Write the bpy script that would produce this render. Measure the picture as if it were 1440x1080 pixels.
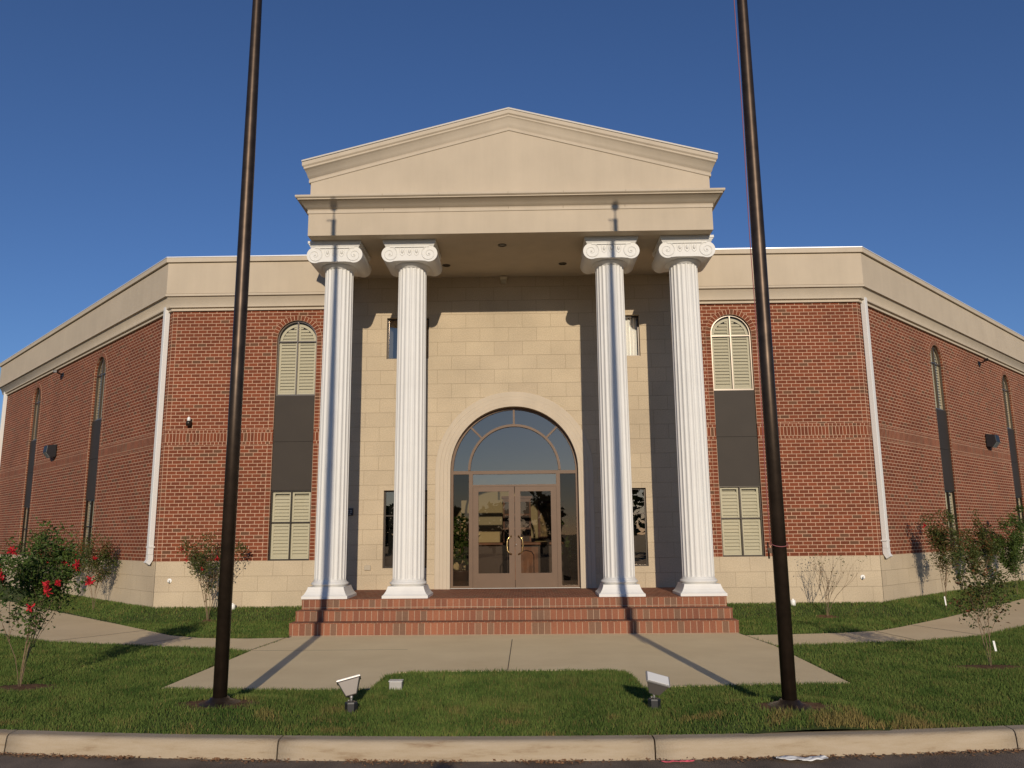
import bpy, bmesh, math, random
import numpy as np
from mathutils import Matrix, Vector, noise
R = math.radians
random.seed(7); rng = np.random.default_rng(7)
for o in list(bpy.data.objects): bpy.data.objects.remove(o)
scene = bpy.context.scene
COL = scene.collection

# ------------------------------------------------------------------ camera
cam_d = bpy.data.cameras.new('camera'); cam = bpy.data.objects.new('camera', cam_d); COL.objects.link(cam)
cam_d.sensor_width = 36.0; cam_d.lens = 1133.9/1440*36
cam_d.clip_start = 0.1; cam_d.clip_end = 2000
CX, CH = 0.266, 1.65
cam.matrix_world = (Matrix.Translation((CX, 0, CH)) @ Matrix.Rotation(R(1.003), 4, 'Z')
                    @ Matrix.Rotation(R(90+10.485), 4, 'X') @ Matrix.Rotation(R(-0.53), 4, 'Z'))
scene.camera = cam
scene.render.resolution_x = 1024; scene.render.resolution_y = 768

# ------------------------------------------------------------------ light
SUN_EL, SUN_HEAD = 15.8, 5.7
w = bpy.data.worlds.new('World'); scene.world = w; w.use_nodes = True
nt = w.node_tree; bg = nt.nodes['Background']
sky = nt.nodes.new('ShaderNodeTexSky'); sky.sky_type = 'NISHITA'; sky.sun_disc = False
sky.sun_elevation = R(SUN_EL); sky.sun_rotation = R(180-SUN_HEAD)
sky.air_density = 0.95; sky.dust_density = 0.1; sky.ozone_density = 5.5; sky.altitude = 50
hs = nt.nodes.new('ShaderNodeMixRGB'); hs.blend_type = 'MULTIPLY'; hs.inputs[0].default_value = 1; hs.inputs[2].default_value = (0.97, 0.93, 1.04, 1)
nt.links.new(sky.outputs[0], hs.inputs[1]); nt.links.new(hs.outputs[0], bg.inputs[0]); bg.inputs[1].default_value = 0.082
sd = bpy.data.lights.new('sun', 'SUN'); sd.energy = 3.35; sd.angle = R(0.53); sd.color = (1.0, 0.87, 0.70)
sun = bpy.data.objects.new('sun', sd); COL.objects.link(sun)
sdir = Vector((-math.sin(R(SUN_HEAD))*math.cos(R(SUN_EL)), math.cos(R(SUN_HEAD))*math.cos(R(SUN_EL)), -math.sin(R(SUN_EL))))
sun.rotation_euler = sdir.to_track_quat('-Z', 'Y').to_euler(); sun.location = (20, -60, 30)
vs = scene.view_settings; vs.view_transform = 'Standard'; vs.look = 'None'; vs.gamma = 1; vs.exposure = 0.05; vs.use_curve_mapping = False

# ------------------------------------------------------------------ dimensions (metres)
YW, W = 16.91, 7.416            # facade plane, half width to the corner
ZS, ZB, ZC, ZT = 1.138, 6.48, 6.84, 7.634
WING = 14.72
YF, WE, ZE, ZK, ZKT = 14.20, 3.765, 7.134, 7.60, 7.87
ZGT, ZAP = 8.553, 9.555
YC, HP = 14.968, 0.541
X1, X2 = 3.329, 1.907
EW = 3.62                        # half width of the entry wall

# ------------------------------------------------------------------ materials
MATS = {}
def mat(name, col, rough=0.8, metal=0.0, spec=0.5, noise_amt=0.0, noise_scale=4.0, bump=0.0, bump_scale=60.0, fn=None, coord='Object'):
    if name in MATS: return MATS[name]
    m = bpy.data.materials.new(name); m.use_nodes = True; MATS[name] = m
    n = m.node_tree; b = n.nodes['Principled BSDF']
    b.inputs['Base Color'].default_value = (*col, 1); b.inputs['Roughness'].default_value = rough
    b.inputs['Metallic'].default_value = metal; b.inputs['Specular IOR Level'].default_value = spec
    tc = n.nodes.new('ShaderNodeTexCoord')
    if noise_amt:
        tx = n.nodes.new('ShaderNodeTexNoise'); tx.inputs['Scale'].default_value = noise_scale; tx.inputs['Detail'].default_value = 8
        n.links.new(tc.outputs[coord], tx.inputs['Vector'])
        rp = n.nodes.new('ShaderNodeValToRGB')
        rp.color_ramp.elements[0].position = 0.3; rp.color_ramp.elements[1].position = 0.7
        rp.color_ramp.elements[0].color = (*[c*(1-noise_amt) for c in col], 1)
        rp.color_ramp.elements[1].color = (*[min(1, c*(1+noise_amt)) for c in col], 1)
        n.links.new(tx.outputs['Fac'], rp.inputs[0]); n.links.new(rp.outputs[0], b.inputs['Base Color'])
    if bump:
        t2 = n.nodes.new('ShaderNodeTexNoise'); t2.inputs['Scale'].default_value = bump_scale; t2.inputs['Detail'].default_value = 4
        n.links.new(tc.outputs[coord], t2.inputs['Vector'])
        bp = n.nodes.new('ShaderNodeBump'); bp.inputs['Strength'].default_value = bump; bp.inputs['Distance'].default_value = 0.01
        n.links.new(t2.outputs['Fac'], bp.inputs['Height']); n.links.new(bp.outputs[0], b.inputs['Normal'])
    if fn: fn(n, b, tc)
    return m

def brick_mat(name, bw, rh, offset=0.5, mortar=0.007, c1=(0.215, 0.057, 0.024), c2=(0.140, 0.038, 0.017), cm=(0.54, 0.34, 0.225), dark=(0.11, 0.066, 0.036), darkfac=0.62, depth=0.006, off=(0, 0, 0), thr=0.93):
    m = bpy.data.materials.new(name); m.use_nodes = True
    n = m.node_tree; b = n.nodes['Principled BSDF']; b.inputs['Roughness'].default_value = 0.85; b.inputs['Specular IOR Level'].default_value = 0.25
    tc = n.nodes.new('ShaderNodeTexCoord'); mp = n.nodes.new('ShaderNodeMapping'); mp.inputs['Location'].default_value = off
    n.links.new(tc.outputs['UV'], mp.inputs[0])
    def brk(a, c, mo):
        t = n.nodes.new('ShaderNodeTexBrick'); t.offset = offset; t.inputs['Scale'].default_value = 1
        t.inputs['Brick Width'].default_value = bw; t.inputs['Row Height'].default_value = rh
        t.inputs['Mortar Size'].default_value = mortar; t.inputs['Mortar Smooth'].default_value = 0.15
        t.inputs['Color1'].default_value = (*a, 1); t.inputs['Color2'].default_value = (*c, 1); t.inputs['Mortar'].default_value = (*mo, 1)
        n.links.new(mp.outputs[0], t.inputs['Vector']); return t
    t = brk(c1, c2, cm)
    t2 = brk((0, 0, 0), (1, 1, 1), (0, 0, 0)); t2.inputs['Mortar Smooth'].default_value = 0
    # a second random number per brick picks out the occasional dark fired brick
    wn = n.nodes.new('ShaderNodeTexWhiteNoise'); wn.noise_dimensions = '3D'; n.links.new(t2.outputs['Color'], wn.inputs['Vector'])
    gt = n.nodes.new('ShaderNodeMath'); gt.operation = 'GREATER_THAN'; gt.inputs[1].default_value = thr; n.links.new(wn.outputs['Value'], gt.inputs[0])
    sb = n.nodes.new('ShaderNodeMath'); sb.operation = 'SUBTRACT'; sb.inputs[0].default_value = 1; n.links.new(t.outputs['Fac'], sb.inputs[1])
    mu = n.nodes.new('ShaderNodeMath'); mu.operation = 'MULTIPLY'; n.links.new(gt.outputs[0], mu.inputs[0]); n.links.new(sb.outputs[0], mu.inputs[1])
    mu2 = n.nodes.new('ShaderNodeMath'); mu2.operation = 'MULTIPLY'; n.links.new(mu.outputs[0], mu2.inputs[0]); mu2.inputs[1].default_value = darkfac
    mx = n.nodes.new('ShaderNodeMixRGB'); n.links.new(mu2.outputs[0], mx.inputs[0]); n.links.new(t.outputs['Color'], mx.inputs[1]); mx.inputs[2].default_value = (*dark, 1)
    # broad weathering and fine grain
    ns = n.nodes.new('ShaderNodeTexNoise'); ns.inputs['Scale'].default_value = 0.9; ns.inputs['Detail'].default_value = 6; n.links.new(tc.outputs['UV'], ns.inputs['Vector'])
    n2 = n.nodes.new('ShaderNodeTexNoise'); n2.inputs['Scale'].default_value = 45; n2.inputs['Detail'].default_value = 3; n.links.new(tc.outputs['UV'], n2.inputs['Vector'])
    ad = n.nodes.new('ShaderNodeMath'); ad.operation = 'ADD'; n.links.new(ns.outputs['Fac'], ad.inputs[0]); n.links.new(n2.outputs['Fac'], ad.inputs[1])
    mr = n.nodes.new('ShaderNodeMapRange'); mr.inputs['From Min'].default_value = 0.6; mr.inputs['From Max'].default_value = 1.4
    mr.inputs['To Min'].default_value = 0.78; mr.inputs['To Max'].default_value = 1.22; n.links.new(ad.outputs[0], mr.inputs[0])
    ml = n.nodes.new('ShaderNodeMixRGB'); ml.blend_type = 'MULTIPLY'; ml.inputs[0].default_value = 1
    n.links.new(mx.outputs[0], ml.inputs[1]); n.links.new(mr.outputs[0], ml.inputs[2]); n.links.new(ml.outputs[0], b.inputs['Base Color'])
    h = n.nodes.new('ShaderNodeMath'); h.operation = 'MULTIPLY_ADD'; n.links.new(n2.outputs['Fac'], h.inputs[0]); h.inputs[1].default_value = 0.3; n.links.new(sb.outputs[0], h.inputs[2])
    bp = n.nodes.new('ShaderNodeBump'); bp.inputs['Strength'].default_value = 0.9; bp.inputs['Distance'].default_value = depth
    n.links.new(h.outputs[0], bp.inputs['Height']); n.links.new(bp.outputs[0], b.inputs['Normal'])
    MATS[name] = m; return m

BR = brick_mat('brick_running', 0.19, 0.0745, off=(0, 0.0745*20-ZS, 0))
BH = brick_mat('brick_header_stack', 0.105, 0.0745, offset=0.0, off=(0, 0.0745*20-ZS, 0))
BSO = brick_mat('brick_soldier', 0.0725, 0.19, offset=0.0, off=(0, -3.61+0.19*40, 0))
BHE = brick_mat('brick_header_course', 0.0835, 0.06, offset=0.0)
BAR = brick_mat('brick_arch', 0.0745, 0.105, offset=0.0)
BST = brick_mat('brick_step', 0.105, 0.40, offset=0.0, mortar=0.005, c1=(0.29, 0.115, 0.062), c2=(0.20, 0.08, 0.047), cm=(0.45, 0.31, 0.21), dark=(0.165, 0.115, 0.075), darkfac=0.6, thr=0.76, off=(0, 20, 0))
BSP = brick_mat('brick_paver', 0.105, 0.21, offset=0.5, mortar=0.004, c1=(0.29, 0.12, 0.065), c2=(0.21, 0.085, 0.048), cm=(0.38, 0.25, 0.16), dark=(0.19, 0.125, 0.075))
BLK = brick_mat('scored_block', 0.61, 0.305, mortar=0.0028, c1=(0.51, 0.415, 0.285), c2=(0.48, 0.39, 0.27), cm=(0.36, 0.28, 0.18), dark=(0.45, 0.36, 0.25), darkfac=0.35, depth=0.004, off=(0.1, 0.305*20-ZS, 0))

def streak_fn(n, b, tc):
    src = b.inputs['Base Color'].links[0].from_socket
    mp = n.nodes.new('ShaderNodeMapping'); mp.inputs['Scale'].default_value = (5, 5, 0.45); n.links.new(tc.outputs['Object'], mp.inputs[0])
    ns = n.nodes.new('ShaderNodeTexNoise'); ns.inputs['Scale'].default_value = 1.0; ns.inputs['Detail'].default_value = 7; ns.inputs['Roughness'].default_value = .65; n.links.new(mp.outputs[0], ns.inputs['Vector'])
    mr = n.nodes.new('ShaderNodeMapRange'); mr.inputs['From Min'].default_value = .35; mr.inputs['From Max'].default_value = .7; mr.inputs['To Min'].default_value = 1.015; mr.inputs['To Max'].default_value = .96; n.links.new(ns.outputs['Fac'], mr.inputs[0])
    ml = n.nodes.new('ShaderNodeMixRGB'); ml.blend_type = 'MULTIPLY'; ml.inputs[0].default_value = 1; n.links.new(src, ml.inputs[1]); n.links.new(mr.outputs[0], ml.inputs[2]); n.links.new(ml.outputs[0], b.inputs['Base Color'])
STUCCO = mat('stucco', (0.52, 0.435, 0.325), rough=0.9, spec=0.2, noise_amt=0.05, noise_scale=1.3, bump=0.25, bump_scale=120, fn=streak_fn)
TRIM = mat('cornice_foam', (0.53, 0.45, 0.345), rough=0.9, spec=0.2, noise_amt=0.04, noise_scale=2, bump=0.15, bump_scale=90, fn=streak_fn)
SOFF = mat('soffit_stucco', (0.50, 0.43, 0.33), rough=0.95, spec=0.1, noise_amt=0.05, noise_scale=3)
COPING = mat('roof_coping', (0.78, 0.79, 0.80), rough=0.35, metal=0.3)
WHITE = mat('white_column_paint', (0.70, 0.685, 0.645), rough=0.55, spec=0.4, noise_amt=0.025, noise_scale=3, bump=0.08, bump_scale=30, fn=streak_fn)
DSP = mat('white_downspout', (0.74, 0.72, 0.68), rough=0.45)
BRONZE = mat('bronze_metal', (0.035, 0.028, 0.022), rough=0.35, metal=0.6, noise_amt=0.1)
PANEL = mat('spandrel_panel', (0.040, 0.031, 0.023), rough=0.6, spec=0.25, noise_amt=0.08, noise_scale=2)
DOORM = mat('brown_door_metal', (0.135, 0.080, 0.046), rough=0.5, metal=0.0, spec=.3, noise_amt=0.06)
BRASS = mat('brass', (0.75, 0.52, 0.22), rough=0.25, metal=1)
SHUT = mat('cream_shutter', (0.50, 0.465, 0.35), rough=0.6)
POLE = mat('flagpole_bronze', (0.062, 0.043, 0.03), rough=0.42, metal=0.75, noise_amt=0.25, noise_scale=9)
BLACK = mat('black_plastic', (0.018, 0.018, 0.02), rough=0.45)
STEEL = mat('grey_metal', (0.42, 0.40, 0.38), rough=0.4, metal=0.6, noise_amt=0.1)
LENS = mat('lamp_lens', (0.75, 0.74, 0.70), rough=0.12)
WHT = mat('white_plastic', (0.85, 0.84, 0.8), rough=0.35)
ROPE = mat('halyard', (0.30, 0.10, 0.10), rough=0.9)
def conc_fn(n, b, tc):
    mus = n.nodes.new('ShaderNodeTexNoise'); mus.inputs['Scale'].default_value = 0.8; mus.inputs['Detail'].default_value = 10; mus.inputs['Roughness'].default_value = 0.65
    n.links.new(tc.outputs['Object'], mus.inputs['Vector'])
    fi = n.nodes.new('ShaderNodeTexNoise'); fi.inputs['Scale'].default_value = 90; fi.inputs['Detail'].default_value = 2; n.links.new(tc.outputs['Object'], fi.inputs['Vector'])
    ad = n.nodes.new('ShaderNodeMath'); ad.operation = 'MULTIPLY_ADD'; n.links.new(fi.outputs['Fac'], ad.inputs[0]); ad.inputs[1].default_value = 0.35; n.links.new(mus.outputs['Fac'], ad.inputs[2])
    rp = n.nodes.new('ShaderNodeValToRGB'); rp.color_ramp.elements[0].position = 0.45; rp.color_ramp.elements[1].position = 0.9
    rp.color_ramp.elements[0].color = (0.70, 0.55, 0.315, 1); rp.color_ramp.elements[1].color = (0.82, 0.665, 0.40, 1)
    n.links.new(ad.outputs[0], rp.inputs[0]); n.links.new(rp.outputs[0], b.inputs['Base Color'])
    bp = n.nodes.new('ShaderNodeBump'); bp.inputs['Strength'].default_value = 0.35; bp.inputs['Distance'].default_value = 0.004
    n.links.new(fi.outputs['Fac'], bp.inputs['Height']); n.links.new(bp.outputs[0], b.inputs['Normal'])
CONC = mat('concrete', (0.4, 0.32, 0.23), rough=0.92, spec=0.2, fn=conc_fn)
def curb_fn(n, b, tc):
    mp = n.nodes.new('ShaderNodeMapping'); mp.inputs['Scale'].default_value = (1.2, 4, 9); n.links.new(tc.outputs['Object'], mp.inputs[0])
    mus = n.nodes.new('ShaderNodeTexNoise'); mus.inputs['Scale'].default_value = 1.6; mus.inputs['Detail'].default_value = 12; mus.inputs['Roughness'].default_value = 0.7
    n.links.new(mp.outputs[0], mus.inputs['Vector'])
    rp = n.nodes.new('ShaderNodeValToRGB'); e = rp.color_ramp.elements
    e[0].position = 0.28; e[1].position = 0.72; e[0].color = (0.25, 0.17, 0.10, 1); e[1].color = (0.45, 0.37, 0.27, 1)
    x = e.new(0.45); x.color = (0.39, 0.31, 0.21, 1)
    n.links.new(mus.outputs['Fac'], rp.inputs[0]); n.links.new(rp.outputs[0], b.inputs['Base Color'])
    fi = n.nodes.new('ShaderNodeTexNoise'); fi.inputs['Scale'].default_value = 70; n.links.new(tc.outputs['Object'], fi.inputs['Vector'])
    bp = n.nodes.new('ShaderNodeBump'); bp.inputs['Strength'].default_value = 0.5; bp.inputs['Distance'].default_value = 0.006
    n.links.new(fi.outputs['Fac'], bp.inputs['Height']); n.links.new(bp.outputs[0], b.inputs['Normal'])
CURB = mat('curb_concrete', (0.45, 0.36, 0.24), rough=0.93, spec=0.2, fn=curb_fn)
def asph_fn(n, b, tc):
    fi = n.nodes.new('ShaderNodeTexNoise'); fi.inputs['Scale'].default_value = 120; fi.inputs['Detail'].default_value = 3; n.links.new(tc.outputs['Object'], fi.inputs['Vector'])
    mu = n.nodes.new('ShaderNodeTexNoise'); mu.inputs['Scale'].default_value = 2.5; mu.inputs['Detail'].default_value = 8; n.links.new(tc.outputs['Object'], mu.inputs['Vector'])
    ad = n.nodes.new('ShaderNodeMath'); ad.operation = 'ADD'; n.links.new(fi.outputs['Fac'], ad.inputs[0]); n.links.new(mu.outputs['Fac'], ad.inputs[1])
    rp = n.nodes.new('ShaderNodeValToRGB'); rp.color_ramp.elements[0].position = 0.35; rp.color_ramp.elements[1].position = 0.75
    rp.color_ramp.elements[0].color = (0.085, 0.066, 0.052, 1); rp.color_ramp.elements[1].color = (0.30, 0.235, 0.175, 1)
    dv = n.nodes.new('ShaderNodeMath'); dv.operation = 'MULTIPLY'; dv.inputs[1].default_value = 0.5; n.links.new(ad.outputs[0], dv.inputs[0])
    n.links.new(dv.outputs[0], rp.inputs[0]); n.links.new(rp.outputs[0], b.inputs['Base Color'])
    bp = n.nodes.new('ShaderNodeBump'); bp.inputs['Strength'].default_value = 0.8; bp.inputs['Distance'].default_value = 0.01
    n.links.new(fi.outputs['Fac'], bp.inputs['Height']); n.links.new(bp.outputs[0], b.inputs['Normal'])
ASPH = mat('asphalt', (0.05, 0.05, 0.05), rough=0.95, spec=0.2, fn=asph_fn)
SOIL = mat('soil', (0.15, 0.085, 0.045), rough=1, spec=0.1, noise_amt=0.45, noise_scale=14, bump=0.8, bump_scale=50)
TURF = mat('turf_base', (0.065, 0.085, 0.028), rough=1, spec=0.1, noise_amt=0.35, noise_scale=5, bump=1, bump_scale=60)
def foliage(name, ca, cb, scale=6.0, trans=0.35, cc=None, ccpos=0.7):
    m = bpy.data.materials.new(name); m.use_nodes = True; n = m.node_tree; n.nodes.remove(n.nodes['Principled BSDF'])
    out = n.nodes['Material Output']
    tc = n.nodes.new('ShaderNodeTexCoord'); ns = n.nodes.new('ShaderNodeTexNoise'); ns.inputs['Scale'].default_value = scale; ns.inputs['Detail'].default_value = 5
    n.links.new(tc.outputs['Object'], ns.inputs['Vector'])
    ge = n.nodes.new('ShaderNodeNewGeometry'); ad = n.nodes.new('ShaderNodeMath'); ad.operation = 'MULTIPLY_ADD'
    n.links.new(ge.outputs['Random Per Island'], ad.inputs[0]); ad.inputs[1].default_value = 0.35; n.links.new(ns.outputs['Fac'], ad.inputs[2])
    rp = n.nodes.new('ShaderNodeValToRGB'); e = rp.color_ramp.elements; e[0].position = 0.4; e[1].position = 0.85
    e[0].color = (*ca, 1); e[1].color = (*cb, 1)
    if cc: x = e.new(1.0); e[-1].color = (*cc, 1); e[1].position = ccpos; 
    n.links.new(ad.outputs[0], rp.inputs[0])
    df = n.nodes.new('ShaderNodeBsdfPrincipled'); df.inputs['Roughness'].default_value = 0.55; df.inputs['Specular IOR Level'].default_value = 0.3
    tr = n.nodes.new('ShaderNodeBsdfTranslucent'); mx = n.nodes.new('ShaderNodeMixShader'); mx.inputs[0].default_value = trans
    n.links.new(rp.outputs[0], df.inputs['Base Color']); n.links.new(rp.outputs[0], tr.inputs['Color'])
    n.links.new(df.outputs[0], mx.inputs[1]); n.links.new(tr.outputs[0], mx.inputs[2]); n.links.new(mx.outputs[0], out.inputs[0])
    MATS[name] = m; return m
LEAF = foliage('myrtle_leaf', (0.035, 0.07, 0.014), (0.10, 0.15, 0.03), 5)
LEAFR = foliage('myrtle_leaf_reddish', (0.04, 0.07, 0.016), (0.10, 0.12, 0.03), 4, cc=(0.22, 0.06, 0.03), ccpos=0.74)
PETAL = foliage('red_petal', (0.45, 0.012, 0.02), (0.7, 0.03, 0.05), 8, 0.25)
TREEL = foliage('tree_leaf', (0.02, 0.035, 0.01), (0.05, 0.075, 0.02), 0.6, 0.2)
BARK = mat('myrtle_bark', (0.20, 0.135, 0.08), rough=0.9, noise_amt=0.3, noise_scale=30)
DRY = mat('dry_leaf', (0.22, 0.11, 0.05), rough=0.9, noise_amt=0.5, noise_scale=40)
# grass blade colour: greens with straw patches that stay where they grow
def grass_mat():
    m = foliage('grass_blade', (0.058, 0.112, 0.022), (0.16, 0.215, 0.05), 1.9, 0.25)
    n = m.node_tree; rp = [x for x in n.nodes if x.type == 'VALTORGB'][0]; df = [x for x in n.nodes if x.type == 'BSDF_PRINCIPLED'][0]; tr = [x for x in n.nodes if x.type == 'BSDF_TRANSLUCENT'][0]
    df.inputs['Roughness'].default_value = 0.75; df.inputs['Specular IOR Level'].default_value = 0.15
    at = n.nodes.new('ShaderNodeAttribute'); at.attribute_name = 'dry'
    mx = n.nodes.new('ShaderNodeMixRGB'); n.links.new(at.outputs['Fac'], mx.inputs[0]); n.links.new(rp.outputs[0], mx.inputs[1]); mx.inputs[2].default_value = (0.34, 0.22, 0.09, 1)
    n.links.new(mx.outputs[0], df.inputs['Base Color']); n.links.new(mx.outputs[0], tr.inputs['Color'])
    return m
GRASS = grass_mat()
def glass_mat(name, tint, refl, rough=0.0, wav=0.0, ior=1.5):
    m = bpy.data.materials.new(name); m.use_nodes = True; n = m.node_tree; n.nodes.remove(n.nodes['Principled BSDF'])
    out = n.nodes['Material Output']; tr = n.nodes.new('ShaderNodeBsdfTransparent'); tr.inputs[0].default_value = (*tint, 1)
    gl = n.nodes.new('ShaderNodeBsdfGlossy'); gl.inputs['Roughness'].default_value = rough; gl.inputs['Color'].default_value = (0.90, 0.72, 0.55, 1)
    lw = n.nodes.new('ShaderNodeFresnel'); lw.inputs['IOR'].default_value = ior
    ad = n.nodes.new('ShaderNodeMath'); ad.operation = 'ADD'; ad.use_clamp = True; n.links.new(lw.outputs[0], ad.inputs[0]); ad.inputs[1].default_value = refl
    mx = n.nodes.new('ShaderNodeMixShader'); n.links.new(ad.outputs[0], mx.inputs[0]); n.links.new(tr.outputs[0], mx.inputs[1]); n.links.new(gl.outputs[0], mx.inputs[2])
    if wav:
        tc = n.nodes.new('ShaderNodeTexCoord'); ns = n.nodes.new('ShaderNodeTexNoise'); ns.inputs['Scale'].default_value = 1.5
        n.links.new(tc.outputs['Object'], ns.inputs['Vector']); bp = n.nodes.new('ShaderNodeBump'); bp.inputs['Strength'].default_value = wav; bp.inputs['Distance'].default_value = 0.02
        n.links.new(ns.outputs['Fac'], bp.inputs['Height']); n.links.new(bp.outputs[0], gl.inputs['Normal'])
    n.links.new(mx.outputs[0], out.inputs[0]); MATS[name] = m; return m
GLASS = glass_mat('tinted_glass', (0.55, 0.55, 0.53), 0.24, wav=0.035)
GLASSD = glass_mat('door_glass', (0.6, 0.57, 0.52), 0.045, wav=0.03)
GLASSC = glass_mat('clear_glass', (0.93, 0.93, 0.9), 0.02, wav=0.05, ior=1.25)
WALLIN = mat('cream_interior', (0.62, 0.50, 0.28), rough=0.9)
WOOD = mat('wood_red', (0.23, 0.085, 0.03), rough=0.45, noise_amt=0.35, noise_scale=6)
DWOOD = mat('wood_dark', (0.06, 0.028, 0.014), rough=0.5)
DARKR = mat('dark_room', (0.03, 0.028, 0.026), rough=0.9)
TILE = mat('lobby_tile', (0.25, 0.19, 0.13), rough=0.3)

# ------------------------------------------------------------------ mesh builder
class MB:
    def __init__(s, xf=None): s.v = []; s.f = []; s.uv = []; s.sm = []; s.xf = xf
    def vert(s, p): s.v.append(Vector(p)); return len(s.v)-1
    def face(s, idx, uv=None, smooth=False):
        s.f.append(tuple(idx)); s.uv.append(uv); s.sm.append(smooth)
    def poly(s, pts, uv=None, smooth=False): s.face([s.vert(p) for p in pts], uv, smooth)
    def box(s, x0, x1, y0, y1, z0, z1, skip=''):
        if x0 > x1: x0, x1 = x1, x0
        if y0 > y1: y0, y1 = y1, y0
        i = [s.vert(p) for p in ((x0,y0,z0),(x1,y0,z0),(x1,y1,z0),(x0,y1,z0),(x0,y0,z1),(x1,y0,z1),(x1,y1,z1),(x0,y1,z1))]
        for k, q in (('b',(0,3,2,1)),('t',(4,5,6,7)),('f',(0,1,5,4)),('r',(1,2,6,5)),('k',(2,3,7,6)),('l',(3,0,4,7))):
            if k not in skip: s.face([i[a] for a in q])
    def obox(s, c, ax, ay, az):
        c, ax, ay, az = map(Vector, (c, ax, ay, az)); i = []
        for k in (-1, 1):
            for a, b in ((-1,-1),(1,-1),(1,1),(-1,1)): i.append(s.vert(c+ax*a+ay*b+az*k))
        for q in ((0,3,2,1),(4,5,6,7),(0,1,5,4),(1,2,6,5),(2,3,7,6),(3,0,4,7)): s.face([i[a] for a in q])
    def prism(s, pts, z0, z1, hfn=None):
        h = hfn or (lambda x, y: 0); n = len(pts)
        a = [s.vert((x, y, z0)) for x, y in pts]; b = [s.vert((x, y, z1+h(x, y))) for x, y in pts]
        s.face(b); s.face(a[::-1])
        for i in range(n): j = (i+1) % n; s.face((a[i], a[j], b[j], b[i]))
    def extrude_y(s, pts, y0, y1, smooth=False):      # pts in xz, counterclockwise seen from the front (-y)
        n = len(pts); a = [s.vert((x, y0, z)) for x, z in pts]; b = [s.vert((x, y1, z)) for x, z in pts]
        s.face(a); s.face(b[::-1])
        for i in range(n): j = (i+1) % n; s.face((a[j], a[i], b[i], b[j]), smooth=smooth)
    def tube(s, path, rad, n=10, cap=True, smooth=True):
        path = [Vector(p) for p in path]; rad = rad if isinstance(rad, (list, tuple)) else [rad]*len(path)
        rings = []; up = None
        for i, p in enumerate(path):
            d = (path[min(i+1, len(path)-1)]-path[max(i-1, 0)]).normalized()
            if up is None: up = Vector((0, 0, 1)) if abs(d.z) < 0.9 else Vector((1, 0, 0))
            x = d.cross(up).normalized(); y = x.cross(d).normalized(); up = y
            rings.append([s.vert(p+(x*math.cos(2*math.pi*k/n)+y*math.sin(2*math.pi*k/n))*rad[i]) for k in range(n)])
        for a, b in zip(rings, rings[1:]):
            for k in range(n): j = (k+1) % n; s.face((a[k], b[k], b[j], a[j]), smooth=smooth)
        if cap: s.face(rings[0]); s.face(rings[-1][::-1])
    def lathe(s, prof, c=(0, 0), n=32, cap=True, smooth=True, square=False):
        rings = []
        for r, z in prof:
            if square: rings.append([s.vert((c[0]+r*a, c[1]+r*b, z)) for a, b in ((-1,-1),(1,-1),(1,1),(-1,1))])
            else: rings.append([s.vert((c[0]+r*math.cos(2*math.pi*k/n), c[1]+r*math.sin(2*math.pi*k/n), z)) for k in range(n)])
        m = len(rings[0])
        for a, b in zip(rings, rings[1:]):
            for k in range(m): j = (k+1) % m; s.face((a[k], a[j], b[j], b[k]), smooth=smooth and not square)
        if cap: s.face(rings[0][::-1]); s.face(rings[-1])
    def sphere(s, c, r, n=16, m=10, sz=1):
        s.lathe([(max(1e-4, r*math.sin(math.pi*i/m)), c[2]-r*sz*math.cos(math.pi*i/m)) for i in range(m+1)], (c[0], c[1]), n, cap=False)
    def build(s, name, material, parent=None, bevel=0, shade=None, **props):
        me = bpy.data.meshes.new(name)
        vv = [(s.xf @ p if s.xf else p) for p in s.v]
        me.from_pydata(vv, [], s.f); me.materials.append(material)
        uvl = me.uv_layers.new(name='UVMap'); data = uvl.data
        for fi, pl in enumerate(me.polygons):
            pl.use_smooth = s.sm[fi]
            ex = s.uv[fi]; idx = s.f[fi]
            if ex:
                for li, u in zip(pl.loop_indices, ex): data[li].uv = u
                continue
            p = [s.v[i] for i in idx]; nn = Vector((0, 0, 0))
            for a, b in zip(p, p[1:]+p[:1]): nn += (a-p[0]).cross(b-p[0])
            ax, ay, az = abs(nn.x), abs(nn.y), abs(nn.z)
            for li, q in zip(pl.loop_indices, p):
                data[li].uv = (q.x, q.y) if az >= ax and az >= ay else ((q.x, q.z) if ay >= ax else (q.y, q.z))
        o = bpy.data.objects.new(name, me); COL.objects.link(o)
        if bevel:
            md = o.modifiers.new('bevel', 'BEVEL'); md.width = bevel; md.segments = 2; md.limit_method = 'ANGLE'; md.angle_limit = R(40); md.harden_normals = False
        if parent: o.parent = parent
        tag(o, **props); return o
def tag(o, label=None, cat=None, group=None, kind=None):
    if label: o['label'] = label
    if cat: o['category'] = cat
    if group: o['group'] = group
    if kind: o['kind'] = kind
    return o
def thing(name, label, cat, group=None, loc=(0, 0, 0), rz=0):
    o = bpy.data.objects.new(name, None); COL.objects.link(o); o.empty_display_size = 0.1
    o.location = loc; o.rotation_euler.z = rz
    return tag(o, label, cat, group)
def kids(o): return [c for c in bpy.data.objects if c.parent == o]
def dup(o, parent=None, tree=None):
    if tree is None:
        tree = {}
        for c in bpy.data.objects:
            if c.parent: tree.setdefault(c.parent.name, []).append(c)
    c = o.copy(); COL.objects.link(c); c.parent = parent
    for ch in tree.get(o.name, []): dup(ch, c, tree)
    return c

# frames of the three walls: x along the wall, y into the building, z up
F0 = Matrix.Translation((0, YW, 0))
FL = Matrix.Translation((-W, YW, 0)) @ Matrix.Rotation(R(-45), 4, 'Z')
FR = Matrix.Translation((W, YW, 0)) @ Matrix.Rotation(R(45), 4, 'Z')

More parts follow.
